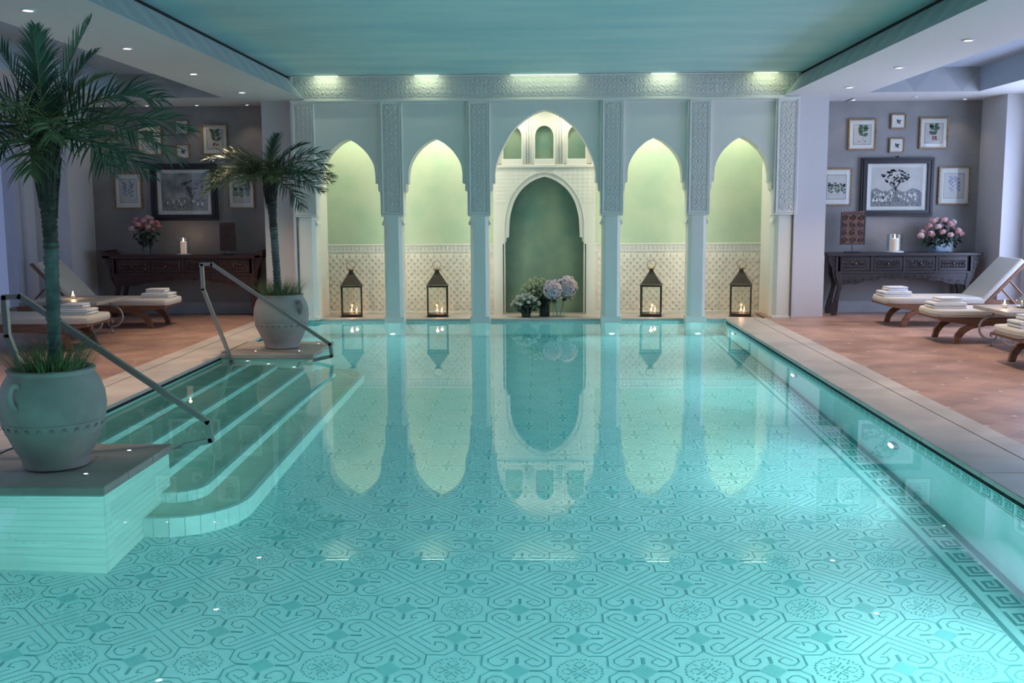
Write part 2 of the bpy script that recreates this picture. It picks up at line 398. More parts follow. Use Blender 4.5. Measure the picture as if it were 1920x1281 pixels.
for z in (-.36, -.10):
    wb.quad((XR-.003,-1.4,z),(XR-.003,Y1,z),(XR-.003,Y1,z+.012),(XR-.003,-1.4,z+.012))
    wb.quad((XL,Y1-.003,z),(XR,Y1-.003,z),(XR,Y1-.003,z+.012),(XL,Y1-.003,z+.012))
tag(wb.build('waterline_greek_key', m_mosb, pool), kind='stuff')

# steps between the two planter platforms
steps = struct('pool_steps', 'submerged steps leading down into the pool')
EX = [-3.07, -2.79, -2.49, -2.18, -1.89]
ZT = [-.235, -.435, -.64, -.84, -1.04]
def arc_pts(cx, cy, r, a0, a1, n): return [(cx+r*math.cos(a0+(a1-a0)*i/n), cy+r*math.sin(a0+(a1-a0)*i/n)) for i in range(n+1)]
for k in range(5):
    x, z = EX[k], ZT[k]; zb = ZT[k+1]-.03 if k < 4 else DEEP
    if k < 3:
        edge = [(x, 6.53), (x, 10.7)]
    else:
        r = .21 if k == 3 else .47
        edge = [(-2.42, 6.55-r if k == 3 else 6.04)] + arc_pts(x-r, (6.55 if k == 3 else 6.04+r), r, -PI/2, 0, 8 if k == 4 else 5)
        edge += [(p[0], 17.23-p[1]) for p in reversed(edge)]
    path = [Vector((p[0], p[1], 0)) for p in edge]
    MB().prism([(-3.4, path[0].y), *[(p.x, p.y) for p in path], (-3.4, path[-1].y)], z-.04, z).build('tread', m_tread, steps, bevel=.004, seg=1)
    # riser tiles one by one, following the edge
    for a, b in zip(path, path[1:]):
        L_ = (b-a).length; n = max(1, int(round(L_/.42)))
        d = (b-a)/L_; nn = Vector((d.y, -d.x, 0))
        for i in range(n):
            p, q = a + d*(L_*i/n + .0006), a + d*(L_*(i+1)/n - .0006)
            pts = [(v.x, v.y) for v in (p - nn*.03, q - nn*.03, q + nn*.006, p + nn*.006)]
            MB().prism(pts, zb, z+.004).build('riser_tile', m_riser, steps)
MB().box(-3.4, -3.394, 6.53, 10.7, -.24, -.045).build('riser_tile', m_riser, steps)

# planter platforms
def platform(name, y0, y1):
    p = struct(name, 'stone clad planter platform standing in the pool')
    x0, x1 = -3.40, -2.40
    n = 11; h = (-.05-DEEP)/n
    MB().box(x0, x1-.035, y0+.035, y1-.035, DEEP, -.05).build('core', m_clad, p)
    for i in range(n):
        z = DEEP + i*h
        MB().box(x0, x1-.02, y0+.022, y0+.04, z+.0015, z+h-.0015).build('cladding_slab', m_clad, p)
        MB().box(x0, x1-.02, y1-.04, y1-.022, z+.0015, z+h-.0015).build('cladding_slab', m_clad, p)
        MB().box(x1-.038, x1-.018, y0+.041, y1-.041, z+.0015, z+h-.0015).build('cladding_slab', m_clad, p)
    ym = (y0+y1)/2
    b = .34                                   # border slabs round a square centre slab
    MB().box(x0, x1, y0, y0+b-.002, -.05, 0).build('cap_slab', m_cop2, p, bevel=.008)
    MB().box(x0, x1, y1-b+.002, y1, -.05, 0).build('cap_slab', m_cop2, p, bevel=.008)
    MB().box(x1-b+.002, x1, y0+b, y1-b, -.05, 0).build('cap_slab', m_cop2, p, bevel=.008)
    MB().box(x0, x1-b-.002, y0+b, y1-b, -.05, 0).build('cap_slab', m_cop2, p, bevel=.008)
    return p
platform('planter_platform_near', 5.47, 6.53)
platform('planter_platform_far', 10.70, 11.77)

# copings, each slab its own piece
def coping(name, label, xe, sgn, y0, y1):
    p = struct(name, label)
    n = int((y1-y0)/.92)
    for i in range(n):
        a, b = y0+(y1-y0)*i/n, y0+(y1-y0)*(i+1)/n
        xa, xb = sorted((xe, xe+sgn*.385))
        MB().box(xa, xb, a+.0012, b-.0012, -.034, 0).build('coping_slab', m_cop, p, bevel=.006)
        xa, xb = sorted((xe+sgn*.391, xe+sgn*.56))
        MB().box(xa, xb, a+.0012, b-.0012, -.034, 0).build('coping_slab', m_cop, p)
    xa, xb = sorted((xe+sgn*.012, xe+sgn*.56))
    MB().box(xa, xb, y0, y1, -.064, -.0345).build('shadow_joint', m_gap, p)
    return p
coping('coping_right', 'pale travertine coping along the right pool edge', XR-.03, 1, Y0, 14.2)
coping('coping_left', 'pale travertine coping along the left pool edge', XL+.03, -1, Y0, 14.2)
for nm, x0, x1 in (('floor_right', XR+.53, WALL_R+.3), ('floor_left', WALL_L-.3, XL-.53)):
    o = MB().quad((x0,-5,0),(x1,-5,0),(x1,YB+.05,0),(x0,YB+.05,0)).build(nm, m_floor); tag(o, 'terracotta tile floor with small pale inserts', kind='structure')
o = MB().quad((XL-.53,-5,0),(XR+.53,-5,0),(XR+.53,Y0,0),(XL-.53,Y0,0)).build('floor_near_end', m_floor); tag(o, 'terracotta tile floor behind the camera', kind='structure')

o = MB().quad((XL,Y0,WZ),(XR,Y0,WZ),(XR,Y1,WZ),(XL,Y1,WZ)).build('pool_water', m_water)
tag(o, 'still clear turquoise water filling the swimming pool', 'water', kind='stuff')

# ------------------------------------------------------------------ arcade wall
YA = 14.20
arc = struct('wall_arcade', 'pale moorish arcade wall with five pointed arches')
CX = [-3.24, -2.05, -.866, .93, 2.09, 3.256]; SW = .1325
def relief(w, h, f, step, amp):
    nx, nz = max(2, int(w/step)), max(2, int(h/step)); vs, fs = [], []
    for j in range(nz+1):
        for i in range(nx+1):
            x, z = w*i/nx, h*j/nz; vs.append((x, -amp*f(x, z, w, h), z))
    for j in range(nz):
        for i in range(nx): a = j*(nx+1)+i; fs.append((a, a+1, a+nx+2, a+nx+1))
    return vs, fs
def sm(a, lo, hi): t = min(1, max(0, (a-lo)/(hi-lo))); return t*t*(3-2*t)
def arabesque(x, z, w, h):
    if x < .022 or x > w-.022 or z < .02 or z > h-.02: return 1.0
    if x < .034 or x > w-.034 or z < .03 or z > h-.03: return 0.0
    u, v = (x-w/2)/.118, (z-h/2)/.135
    a = math.cos(2*PI*u) + math.cos(2*PI*v) + .35*math.sin(4*PI*u)*math.sin(4*PI*v)
    c1 = math.hypot((u+.5) % 1-.5, ((v+.5) % 1-.5)*1.1); c2 = math.hypot(u % 1-.5, (v % 1-.5)*1.1)
    c = min(c1, c2)
    return max(1-sm(abs(a), .16, .42), (1-sm(abs(c-.19), .03, .08))*.85, 1-sm(c, .05, .10))
vs, fs = relief(6.78, .315, arabesque, .0105, .014)
MB().add([(x-3.39, y+YA-.004, z+2.96) for x, y, z in vs], fs).build('carved_frieze', m_carved, arc, smooth=True)
MB().box(-3.42, 3.42, YA, YA+.4, 2.96, 3.30).build('frieze_backing', m_arc, arc)
MB().box(-3.40, 3.40, YA-.03, YA+.05, 2.93, 2.96).build('moulding', m_arc, arc, bevel=.008)
vs, fs = relief(2*SW, 1.50, arabesque, .0095, .013)
sm_mesh = MB().add(vs, fs).mesh('carved_panel', m_carved, smooth=True)
for i, cx in enumerate(CX):
    link('carved_panel', sm_mesh, arc, (cx-SW, YA-.004, 1.43))
    MB().box(cx-SW, cx+SW, YA, YA+.1, 1.43, 2.93).build('pilaster', m_arc, arc)
    for sg in (-1, 1): MB().box(cx+sg*(SW+.012)-.012, cx+sg*(SW+.012)+.012, YA-.006, YA+.12, 1.43, 2.93).build('pilaster_edge', m_arc, arc, bevel=.005)
    MB().box(cx-SW-.02, cx+SW+.02, YA-.012, YA+.12, 1.40, 1.43).build('capital', m_arc, arc, bevel=.006)
    # chamfered shaft
    end = i in (0, 5); zb = DEEP if not end else -.02
    h = .125; c = .045; ya = YA+.015; yb = YA+.30
    pts = [(cx-h+c, ya), (cx+h-c, ya), (cx+h, ya+c), (cx+h, yb), (cx-h, yb), (cx-h, ya+c)]
    MB().prism(pts, zb, 1.40).build('column_shaft', m_arc, arc, bevel=.006)
    for sg in (-1, 1):
        MB().prism([(cx+sg*h, 1.36), (cx+sg*(h+.025), 1.31), (cx+sg*(h+.025), 1.28), (cx+sg*h, 1.28)], ya+c, yb, 'y').build('corbel', m_arc, arc)
    MB().box(cx-h-.012, cx+h+.012, ya-.012, yb, -.06 if not end else -.02, .03).build('plinth', m_arc, arc, bevel=.004)
def arch_profile(c, half, pts, top):
    right = catmull(pts, 6)                   # from spring (half, z) to apex
    P = []
    P += [(c-half-.07, 1.40), (c-half-.07, 1.712), (c-half-.055, 1.735), (c-half-.035, 1.745), (c-half-.035, 1.838), (c-half, 1.845)]
    P += [(c-x, z) for x, z in right]
    P += [(c+x, z) for x, z in reversed(right[:-1])]
    P += [(c+half, 1.845), (c+half+.035, 1.838), (c+half+.035, 1.745), (c+half+.055, 1.735), (c+half+.07, 1.712), (c+half+.07, 1.40)]
    return P
small = [(.368, 1.97), (.352, 2.08), (.308, 2.18), (.232, 2.285), (.122, 2.382), (.05, 2.423), (0, 2.445)]
big = [(.68, 1.97), (.655, 2.12), (.578, 2.305), (.434, 2.545), (.254, 2.705), (.12, 2.782), (0, 2.822)]
for i in range(5):
    xa, xb = CX[i]+SW-.02, CX[i+1]-SW+.02; c = (CX[i]+CX[i+1])/2
    P = arch_profile(c, .68 if i == 2 else .368, big if i == 2 else small, 2.93)
    P[0] = (max(P[0][0], xa+.001), 1.40); P[-1] = (min(P[-1][0], xb-.001), 1.40)
    pts = [(xa, 1.40), (xa, 2.94), (xb, 2.94), (xb, 1.40)] + list(reversed(P))
    MB().prism(pts, YA+.045, YA+.33, 'y').build('arch_panel', m_arc, arc)
    # thin proud margin round each panel
    for (u0, u1, w0, w1) in ((xa+.02, xb-.02, 2.905, 2.93), (xa+.018, xa+.04, 1.9, 2.905), (xb-.04, xb-.018, 1.9, 2.905)):
        MB().box(u0, u1, YA+.02, YA+.05, w0, w1).build('panel_margin', m_arc, arc, bevel=.006)
# ledge and niche behind the arches
led = struct('niche_ledge', 'stone ledge behind the columns')
bx = [-3.2, -2.05, -.866, .93, 2.09, 3.2]
for a, b in zip(bx, bx[1:]): MB().box(a+.002, b-.002, Y1-.02, 15.32, -.055, -.02).build('ledge_slab', m_cop, led, bevel=.006)
nich = struct('wall_niche', 'lit niche wall of green plaster above pale tiles')
YN = 15.13
for xa, xb in ((-3.2, -.66), (.70, 3.2)):
    MB().quad((xa,YN,.98),(xb,YN,.98),(xb,YN,2.97),(xa,YN,2.97)).build('green_plaster', m_greenpl, nich)
    MB().box(xa, xb, YN-.004, YN+.05, -.02, .98).build('tile_backing', m_tile_scale, nich)
    MB().box(xa, xb, YN-.03, YN, .978, .995).build('rail', m_niche, nich, bevel=.004)
    MB().box(xa, xb, YN-.02, YN, -.02, .02).build('skirting', m_niche, nich, bevel=.004)
for xa, wq in ((-3.2, 2.54), (.70, 2.5)):
  vs, fs = relief(wq, .105, lambda x, z, w, h: 1.0 if z < .015 or z > h-.015 else max(1-sm(abs(math.sin(PI*x/.06))*.5+abs(z/h-.5), .35, .6), .0), .012, .004)
  MB().add([(x+xa, y+YN-.006, z+.88) for x, y, z in vs], fs).build('border_frieze', m_niche, nich, smooth=True)
tb = MB(); tw, th = .095, .052
for j in range(17):
    for i in range(int(6.3/tw)):
        cx = -3.15 + (i+.5*(j % 2))*tw; z = .86 - j*th
        if -.78 < cx < .82: continue
        pr = [(-tw/2, 0), (-tw/2*.96, -th*.55), (-tw/2*.6, -th*1.25), (0, -th*1.62), (tw/2*.6, -th*1.25), (tw/2*.96, -th*.55), (tw/2, 0)]
        tb.add([(cx+p[0]*.97, YN-.006-.012*(-p[1]/(th*1.6)), z+p[1]) for p in pr], [tuple(range(7))])
tag(tb.build('scale_tiles', m_tile_scale, nich), kind='stuff')
MB().box(-3.2, 3.2, YA+.3, YN+.02, 2.95, 3.0).build('niche_ceiling', m_niche, nich)
for sg in (-1, 1): MB().box(min(sg*3.13, sg*3.2), max(sg*3.13, sg*3.2), YA+.3, YN+.02, -.02, 2.97).build('niche_cheek', m_niche, nich)
# central carved screen with inner arch and three small windows
scr = struct('wall_screen', 'white carved screen in the central niche')
YC = 14.98; c0 = .02
inner = [(.50, 1.30), (.485, 1.42), (.43, 1.60), (.33, 1.76), (.20, 1.87), (.09, 1.925), (0, 1.95)]
rt = catmull(inner, 6)
P = [(c0-.60, -.02), (c0-.60, .985), (c0-.575, 1.01), (c0-.545, 1.03), (c0-.545, 1.085), (c0-.51, 1.09)]
P += [(c0-x, z) for x, z in rt] + [(c0+x, z) for x, z in reversed(rt[:-1])]
P += [(c0+.51, 1.09), (c0+.545, 1.085), (c0+.545, 1.03), (c0+.575, 1.01), (c0+.60, .985), (c0+.60, -.02)]
MB().prism([(c0-.73, -.02), (c0-.73, 2.09), (c0+.73, 2.09), (c0+.73, -.02)] + list(reversed(P)), YC, YC+.16, 'y').build('inner_arch', m_niche, scr)
# raised band round the inner arch
def offs(pts, d): return [(c0+(x-c0)*(1+d/abs(x-c0)) if abs(x-c0) > .05 else x, z+d*(1-min(1, abs(x-c0)/.5))) for x, z in pts]
for d0, d1, nm in ((.0, .018, 'arch_moulding'), (.062, .078, 'arch_moulding')):
    A = [(c0-x, z) for x, z in rt] + [(c0+x, z) for x, z in reversed(rt[:-1])]
    A = [(A[0][0], .0)] + A + [(A[-1][0], .0)] if d0 > .05 else A
    I, O = offs(A, d0), offs(A, d1); b = MB()
    for k in range(len(A)-1):
        b.prism([I[k], I[k+1], O[k+1], O[k]], YC-.014, YC+.002, 'y')
    b.build(nm, m_niche, scr)
def spandrel(x, z, w, h):
    a = abs(math.sin(PI*x/.07)*math.cos(PI*z/.055)); return 1-sm(a, .15, .5)
vs, fs = relief(1.40, .5, spandrel, .012, .003)
pts = []
keep = []
def inside(x, z):
    dx = abs(x)
    if z < 1.3: return dx < .60
    for (x0, z0), (x1, z1) in zip(rt, rt[1:]):
        if z0 <= z <= z1: return dx < x0 + (x1-x0)*(z-z0)/max(1e-6, z1-z0) + .085
    return z < 2.03 and dx < .12
vv = [(x-.70, y+YC-.002, z+1.57) for x, y, z in vs]
ff = [f for f in fs if not any(inside(vv[i][0], vv[i][2]) for i in f)]
MB().add([(x+c0, y, z) for x, y, z in vv], ff).build('carved_spandrel', m_niche, scr, smooth=True)
# upper stage with three round-headed blind windows
pan = []
for wx, w in ((c0-.455, .13), (c0, .13), (c0+.46, .125)):
    hole = [(wx-w, 2.20)] + [(wx+w*math.cos(a), 2.52+.145*math.sin(a)) for a in [PI - PI*i/12 for i in range(13)]] + [(wx+w, 2.20)]
    xa, xb = wx-.23+.001, wx+.23-.001
    MB().prism([(xa, 2.13), (xa, 2.95), (xb, 2.95), (xb, 2.13), (wx+w, 2.13)] + list(reversed(hole)) + [(wx-w, 2.13)], YC+.03, YC+.11, 'y').build('window_panel', m_niche, scr)
    MB().box(wx-w-.02, wx+w+.02, YC+.005, YC+.11, 2.118, 2.20).build('sill', m_niche, scr, bevel=.006)
    b = MB()
    for k in range(len(hole)-1):
        n0, n1 = hole[k], hole[k+1]; o = lambda p: (wx+(p[0]-wx)*1.13, 2.2+(p[1]-2.2)*1.045)
        b.prism([n0, n1, o(n1), o(n0)], YC+.018, YC+.032, 'y')
    b.build('window_surround', m_niche, scr)
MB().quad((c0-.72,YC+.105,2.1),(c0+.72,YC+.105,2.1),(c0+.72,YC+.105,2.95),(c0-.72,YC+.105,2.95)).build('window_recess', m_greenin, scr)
for x in (c0-.235, c0+.225): 
    for dx in (-.035, 0, .035): MB().lathe([(.016, 0), (.016, .84)], 10, (x+dx, YC+.025, 2.11)).build('colonnette', m_niche, scr, smooth=True)
for sg in (-1, 1):
    MB().box(c0+sg*.70-.03, c0+sg*.70+.03, YC-.01, YC+.12, 2.1, 2.95).build('pier_strip', m_niche, scr, bevel=.006)
MB().box(c0-.73, c0+.73, YC-.02, YC+.14, 2.075, 2.12).build('string_course', m_niche, scr, bevel=.008)
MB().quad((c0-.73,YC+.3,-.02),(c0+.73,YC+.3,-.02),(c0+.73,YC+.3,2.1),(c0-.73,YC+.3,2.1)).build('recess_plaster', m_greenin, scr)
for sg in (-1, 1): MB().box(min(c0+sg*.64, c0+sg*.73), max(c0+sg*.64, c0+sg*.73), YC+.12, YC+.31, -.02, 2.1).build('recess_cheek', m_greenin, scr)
# light strips behind the columns
for i, cx in enumerate(CX):
    t = thing('strip_light', 'slim light strip hidden behind arcade column %s from the left' % ['first','second','third','fourth','fifth','sixth'][i], 'lamp', (cx, YA+.315, .0))
    MB().box(-.02, .02, 0, .014, .15, 2.3).build('housing', m_ringw, t)
    w = NICHE_W*(1.15 if i in (1, 2, 3, 4) else .62)
    area('strip_lamp', (0, .03, 1.25), (PI/2, 0, 0), .10, 2.1, w, NICHE_COL, t).rotation_euler = (-PI/2, 0, 0)
for x, w in ((-2.645, .8), (-1.458, 1.5), (-.3, .35), (.36, .35), (1.51, 1.5), (2.673, .8)):
    t = thing('niche_spotlight', 'small spotlight in the niche ceiling above x %+d' % 0, 'lamp', (x, YA+.5, 2.945))
    t['label'] = {-2.645: 'hidden niche spotlight above the leftmost arch', -1.458: 'hidden niche spotlight above the second arch from the left', -.3: 'hidden niche spotlight above the left half of the central arch', .36: 'hidden niche spotlight above the right half of the central arch', 1.51: 'hidden niche spotlight above the fourth arch from the left', 2.673: 'hidden niche spotlight above the rightmost arch'}[x]
    MB().lathe([(.045, -.02), (.045, 0)], 14).build('trim_ring', m_ringw, t); MB().lathe([(.03, -.024), (.03, -.0205)], 14).build('lens', m_lens, t)
    area('niche_lamp', (0, 0, -.04), (0, 0, 0), .3, .12, NICHE_W*w, NICHE_COL, t)

# ------------------------------------------------------------------ ceilings
ce = MB().quad((-3.5,-5,CEIL),(3.5,-5,CEIL),(3.5,14.6,CEIL),(-3.5,14.6,CEIL)).build('ceiling', m_sky); tag(ce, 'turquoise ceiling painted as a cloudy sky', kind='structure')
def side_ceiling(sg, name, xo):
    p = struct(name, 'white dropped side ceiling with recessed tray')
    X = lambda a, b: (min(sg*a, sg*b), max(sg*a, sg*b))
    MB().add([(sg*3.2,-5,SOF),(sg*3.2,14.6,SOF),(sg*3.42,14.6,3.245),(sg*3.42,-5,3.245)], [(0,1,2,3)]).build('fascia', m_fas, p)
    MB().add([(sg*3.42,-5,3.245),(sg*3.42,14.6,3.245),(sg*3.43,14.6,CEIL),(sg*3.43,-5,CEIL)], [(0,1,2,3)]).build('shadow_gap', m_gap, p)
    a, b = X(3.2, 4.22); MB().quad((a,-5,SOF),(b,-5,SOF),(b,14.6,SOF),(a,14.6,SOF)).build('soffit', m_soffit, p)
    a, b = X(4.22, xo); MB().quad((a,13.87,SOF),(b,13.87,SOF),(b,YB+.02,SOF),(a,YB+.02,SOF)).build('soffit', m_soffit, p)
    a, b = X(5.62, xo); MB().quad((a,-5,SOF),(b,-5,SOF),(b,13.87,SOF),(a,13.87,SOF)).build('soffit', m_soffit, p)
    a, b = X(3.38, 4.25); MB().quad((a,14.6,SOF),(b,14.6,SOF),(b,YB+.02,SOF),(a,YB+.02,SOF)).build('soffit', m_soffit, p)
    a, b = X(4.22, 5.62)
    MB().quad((a,-5,3.28),(b,-5,3.28),(b,13.87,3.28),(a,13.87,3.28)).build('tray', m_tray, p)
    MB().quad((a,13.87,SOF),(b,13.87,SOF),(b,13.87,3.28),(a,13.87,3.28)).build('tray_side', m_trayf, p)
    for x in (4.22, 5.62): MB().quad((sg*x,-5,SOF),(sg*x,13.87,SOF),(sg*x,13.87,3.28),(sg*x,-5,3.28)).build('tray_side', m_tray, p)
    return p
side_ceiling(-1, 'ceiling_left', 7.4); side_ceiling(1, 'ceiling_right', 6.8)
# ------------------------------------------------------------------ alcove walls and piers
for sg, nm, xe in ((-1, 'left', 6.5), (1, 'right', 6.13)):
    X = lambda a, b: (min(sg*a, sg*b), max(sg*a, sg*b))
    wl = struct('wall_alcove_%s' % nm, 'grey polished plaster wall of the %s seating alcove' % nm)
    a, b = X(3.6, xe+.05)
    MB().quad((a,YB,.955),(b,YB,.955),(b,YB,SOF),(a,YB,SOF)).build('upper_plaster', m_alc, wl)
    MB().box(a, b, YB-.006, YB+.05, 0, .955).build('dado', m_dado, wl)
    MB().box(a, b, YB-.022, YB, 0, .165).build('baseboard', m_skirt, wl, bevel=.004)
    pr = struct('wall_pier_%s' % nm, 'pale plaster pier beside the arcade')
    a, b = X(3.375, 3.85); MB().box(a, b, 14.40, YB+.02, .85, SOF).build('pier_upper', m_pier, pr); MB().box(a-.004, b+.004, 14.396, YB+.02, 0, .85).build('pier_lower', m_pier, pr)
    a, b = X(3.372, 3.40); MB().box(a, b, YA-.02, 14.42, 0, SOF).build('corner_strip', m_pier, pr)
    po = struct('wall_pier_outer_%s' % nm, 'pale plaster pier beside the window')
    a, b = X(xe, (6.45 if sg > 0 else 7.0)); MB().box(a, b, 14.2, YB+.05, 0, SOF).build('pier', m_pier, po)
# side walls with windows
def side_wall(nm, x, sg):
    w = struct('wall_%s' % nm, 'side wall with tall windows')
    xa, xb = sorted((x, x+sg*.3))
    for a, b in ((-5, 2.7), (5.7, 6.2), (9.2, 11.0), (13.95, 14.25)): MB().box(xa, xb, a, b, 0, SOF+.02).build('wall_panel', m_pier, w)
    for k, (a, b) in enumerate(((2.7, 5.7), (6.2, 9.2), (11.0, 13.95))):
        MB().box(xa, xb, a, b, 2.75, SOF+.02).build('lintel', m_pier, w); MB().box(xa, xb, a, b, 0, .18).build('window_sill_wall', m_pier, w)
        f = MB()
        for q in (a, (a+b)/2-.025, b-.05): f.box(x+sg*.1-.03, x+sg*.1+.03, q, q+.05, .18, 2.75)
        for z in (.18, 2.70): f.box(x+sg*.1-.03, x+sg*.1+.03, a, b, z, z+.05)
        wo = f.build('window_%d' % (k+1+(3 if sg < 0 else 0)), m_frame_al); tag(wo, 'tall grey framed window in the %s wall' % nm, kind='structure')
        MB().quad((x+sg*.1,a,.2),(x+sg*.1,b,.2),(x+sg*.1,b,2.73),(x+sg*.1,a,2.73)).build('pane', m_gl, wo)
side_wall('right', WALL_R, 1); side_wall('left', WALL_L, -1)
o = MB().quad((-7.6,-5,0),(7.1,-5,0),(7.1,-5,3.4),(-7.6,-5,3.4)).build('wall_near_end', m_white); tag(o, 'plain plaster wall behind the camera', kind='structure')

# ------------------------------------------------------------------ lamps
def fixture(name, label, loc, ring, lens, rr, rl, axis, group=None, depth=.012):
    t = thing(name, label, 'lamp', loc, group=group)
    R_ = {'-z': Matrix.Rotation(PI, 4, 'X'), 'z': Matrix.Identity(4), '-x': Matrix.Rotation(-PI/2, 4, 'Y'), 'x': Matrix.Rotation(PI/2, 4, 'Y'), '-y': Matrix.Rotation(PI/2, 4, 'X')}[axis]
    b = MB(); b.lathe([(rl, 0), (rr, 0), (rr, depth*.6), (rr*.9, depth), (rl*1.05, depth), (rl, depth*.5)], 20, cap=False); b.xf(R_); b.build('trim_ring', ring, t, smooth='a')
    b = MB(); b.lathe([(rl*.98, depth*.1), (rl*.8, depth*.75)], 16); b.xf(R_); b.build('lens', lens, t)
    return t
def spot(parent, loc, rot, w, ang, col, blend=.6, rad=.03):
    l = bpy.data.lights.new('lamp', 'SPOT'); l.energy = w; l.spot_size = ang; l.spot_blend = blend; l.color = col; l.shadow_soft_size = rad
    o = bpy.data.objects.new('lamp', l); COL.objects.link(o); o.parent = parent; o.location = loc; o.rotation_euler = rot; return o
def disc(parent, loc, rot, w, col, size):
    l = bpy.data.lights.new('lamp', 'AREA'); l.shape = 'DISK'; l.size = size; l.energy = w; l.color = col
    o = bpy.data.objects.new('lamp', l); COL.objects.link(o); o.parent = parent; o.location = loc; o.rotation_euler = rot; return o
def point(parent, loc, w, col, rad=.05):
    l = bpy.data.lights.new('lamp', 'POINT'); l.energy = w; l.color = col; l.shadow_soft_size = rad
    o = bpy.data.objects.new('lamp', l); COL.objects.link(o); o.parent = parent; o.location = loc; return o
ordn = ['farthest', 'second farthest', 'third farthest', 'fourth farthest', 'fifth farthest', 'nearest']
for sg, side in ((-1, 'left'), (1, 'right')):
    for i, y in enumerate((13.25, 11.43, 9.62, 7.78)):
        t = fixture('downlight', 'recessed downlight in the %s soffit, %s along the pool' % (side, ordn[i]), (sg*3.78, y, SOF), m_ringw, m_lens, .055, .036, '-z', 'downlights in the %s soffit' % side)
        spot(t, (0, 0, -.03), (0, 0, 0), DOWN_W, 1.35, DOWN_COL, .8)
    xs = [-6.2, -5.57, -4.86, -4.15] if sg < 0 else [4.28, 5.8]
    for i, x in enumerate(xs):
        t = fixture('downlight', 'small downlight over the %s alcove, %s from the left' % (side, ['first', 'second', 'third', 'fourth'][i]), (x, 14.78, SOF), m_ringw, m_lens, .035, .022, '-z', 'downlights over the %s alcove' % side)
        spot(t, (0, 0, -.03), (0, 0, 0), DOWN_W*.02, 1.5, DOWN_COL)
t = fixture('ceiling_sensor', 'small round sensor beside the downlights over the right alcove', (5.02, 14.5, SOF), m_ringw, m_ringw, .04, .02, '-z')
t['category'] = 'sensor'
sp = thing('ceiling_speaker', 'round grey speaker grille in the left tray ceiling', 'speaker', (-4.95, 12.05, 3.28))
MB().lathe([(.13, -.012), (.14, 0)], 24).build('rim', m_tray, sp); MB().lathe([(.118, -.014), (.118, -.0125)], 24).build('grille', m_skirt, sp)
# cove lamps along the top of the frieze
for i, (x, w) in enumerate(((-2.9, 1), (-1.55, 1), (.02, 1.5), (1.6, 1), (2.95, 1))):
    hw = .16 if i != 2 else .45
    t = thing('cove_lamp', 'slit of light at the ceiling edge above the frieze, %s from the left' % ['first', 'second', 'third', 'fourth', 'fifth'][i], 'lamp', (x, YA-.02, 3.272), group='cove lamps along the frieze')
    MB().box(-hw-.01, hw+.01, -.012, .012, -.004, .008).build('housing', m_ringw, t)
    MB().box(-hw, hw, -.009, .009, -.009, -.0045).build('lens', m_lensf, t)
    area('cove_light', (0, -.12, -.006), (.25, 0, 0), 2*hw, .03, FRIEZE_W*w, (.85, 1, .66), t)
# underwater lamps
for i, y in enumerate((13.55, 10.27, 7.33, 4.3, 1.3)):
    lab = ['underwater lamp in the right pool wall, far end', 'underwater lamp in the right pool wall, second from the far end', 'large underwater lamp in the right pool wall, nearest in view', 'underwater lamp in the right pool wall beyond the right edge', 'underwater lamp in the right pool wall behind the camera'][i]
    t = fixture('pool_lamp', lab, (XR-.004, y, -.60), m_ring, m_lensp, .085, .05, '-x', 'underwater lamps of the right wall', .03)
    disc(t, (-.034, 0, 0), (0, PI/2, 0), POOL_W*{13.55: .75, 10.27: 1.05, 7.33: 1.3, 4.3: 1.7, 1.3: 3.0}[y], POOL_COL, .1)
for i, (y, w) in enumerate(((12.9, .8), (2.2, 3.0))):
    lab = ['underwater lamp in the left pool wall behind the far platform', 'added unseen underwater fill lamp in the left pool wall, near end'][i]  # near one is added out of view to brighten the near-left pool
    t = fixture('pool_lamp', lab, (XL+.004, y, -.60), m_ring, m_lensp, .085, .05, 'x', 'underwater lamps of the left wall', .03)
    disc(t, (.034, 0, 0), (0, -PI/2, 0), POOL_W*w, POOL_COL, .1)
for i, x in enumerate((-2.07, .94, 2.11)):
    t = fixture('pool_lamp', 'underwater lamp at the far end below the %s column' % ['second', 'fourth', 'fifth'][i], (x, YA-.002, -1.15), m_ring, m_lensp, .05, .03, '-y', 'underwater lamps of the far wall', .03)
    disc(t, (0, -.034, 0), (-PI/2, 0, 0), POOL_W*.25, POOL_COL, .06)
# deck and step lamps of the platforms
for (x, y, lab) in ((-3.02, 11.52, 'back left'), (-2.52, 11.52, 'back right'), (-3.07, 10.92, 'front left'), (-2.60, 10.92, 'front right')):
    t = fixture('deck_lamp', 'tiny white lamp set in the far planter platform, %s corner' % lab, (x, y, 0), m_ring, m_lensp, .022, .012, 'z', 'lamps in the far platform', .006)
for (x, y, lab) in ((-2.60, 6.32, 'behind'), (-2.62, 5.74, 'in front of')):
    t = fixture('deck_lamp', 'tiny white lamp set in the near platform %s the pot' % lab, (x, y, 0), m_ring, m_lensp, .022, .012, 'z', 'lamps in the near platform', .006)
for i, (x, z) in enumerate(((-3.10, -.13), (-2.88, -.32), (-2.61, -.52))):
    t = fixture('step_lamp', 'tiny lamp in the far platform side lighting the %s step' % ['top', 'second', 'third'][i], (x, 10.718, z), m_ring, m_lensp, .022, .012, '-y', 'step lamps', .006)
    spot(t, (0, -.02, 0), (-PI/2-.5, 0, 0), 9.0, 1.3, (1, .97, .9), .8, .02).rotation_euler = (1.05, 0, 0)

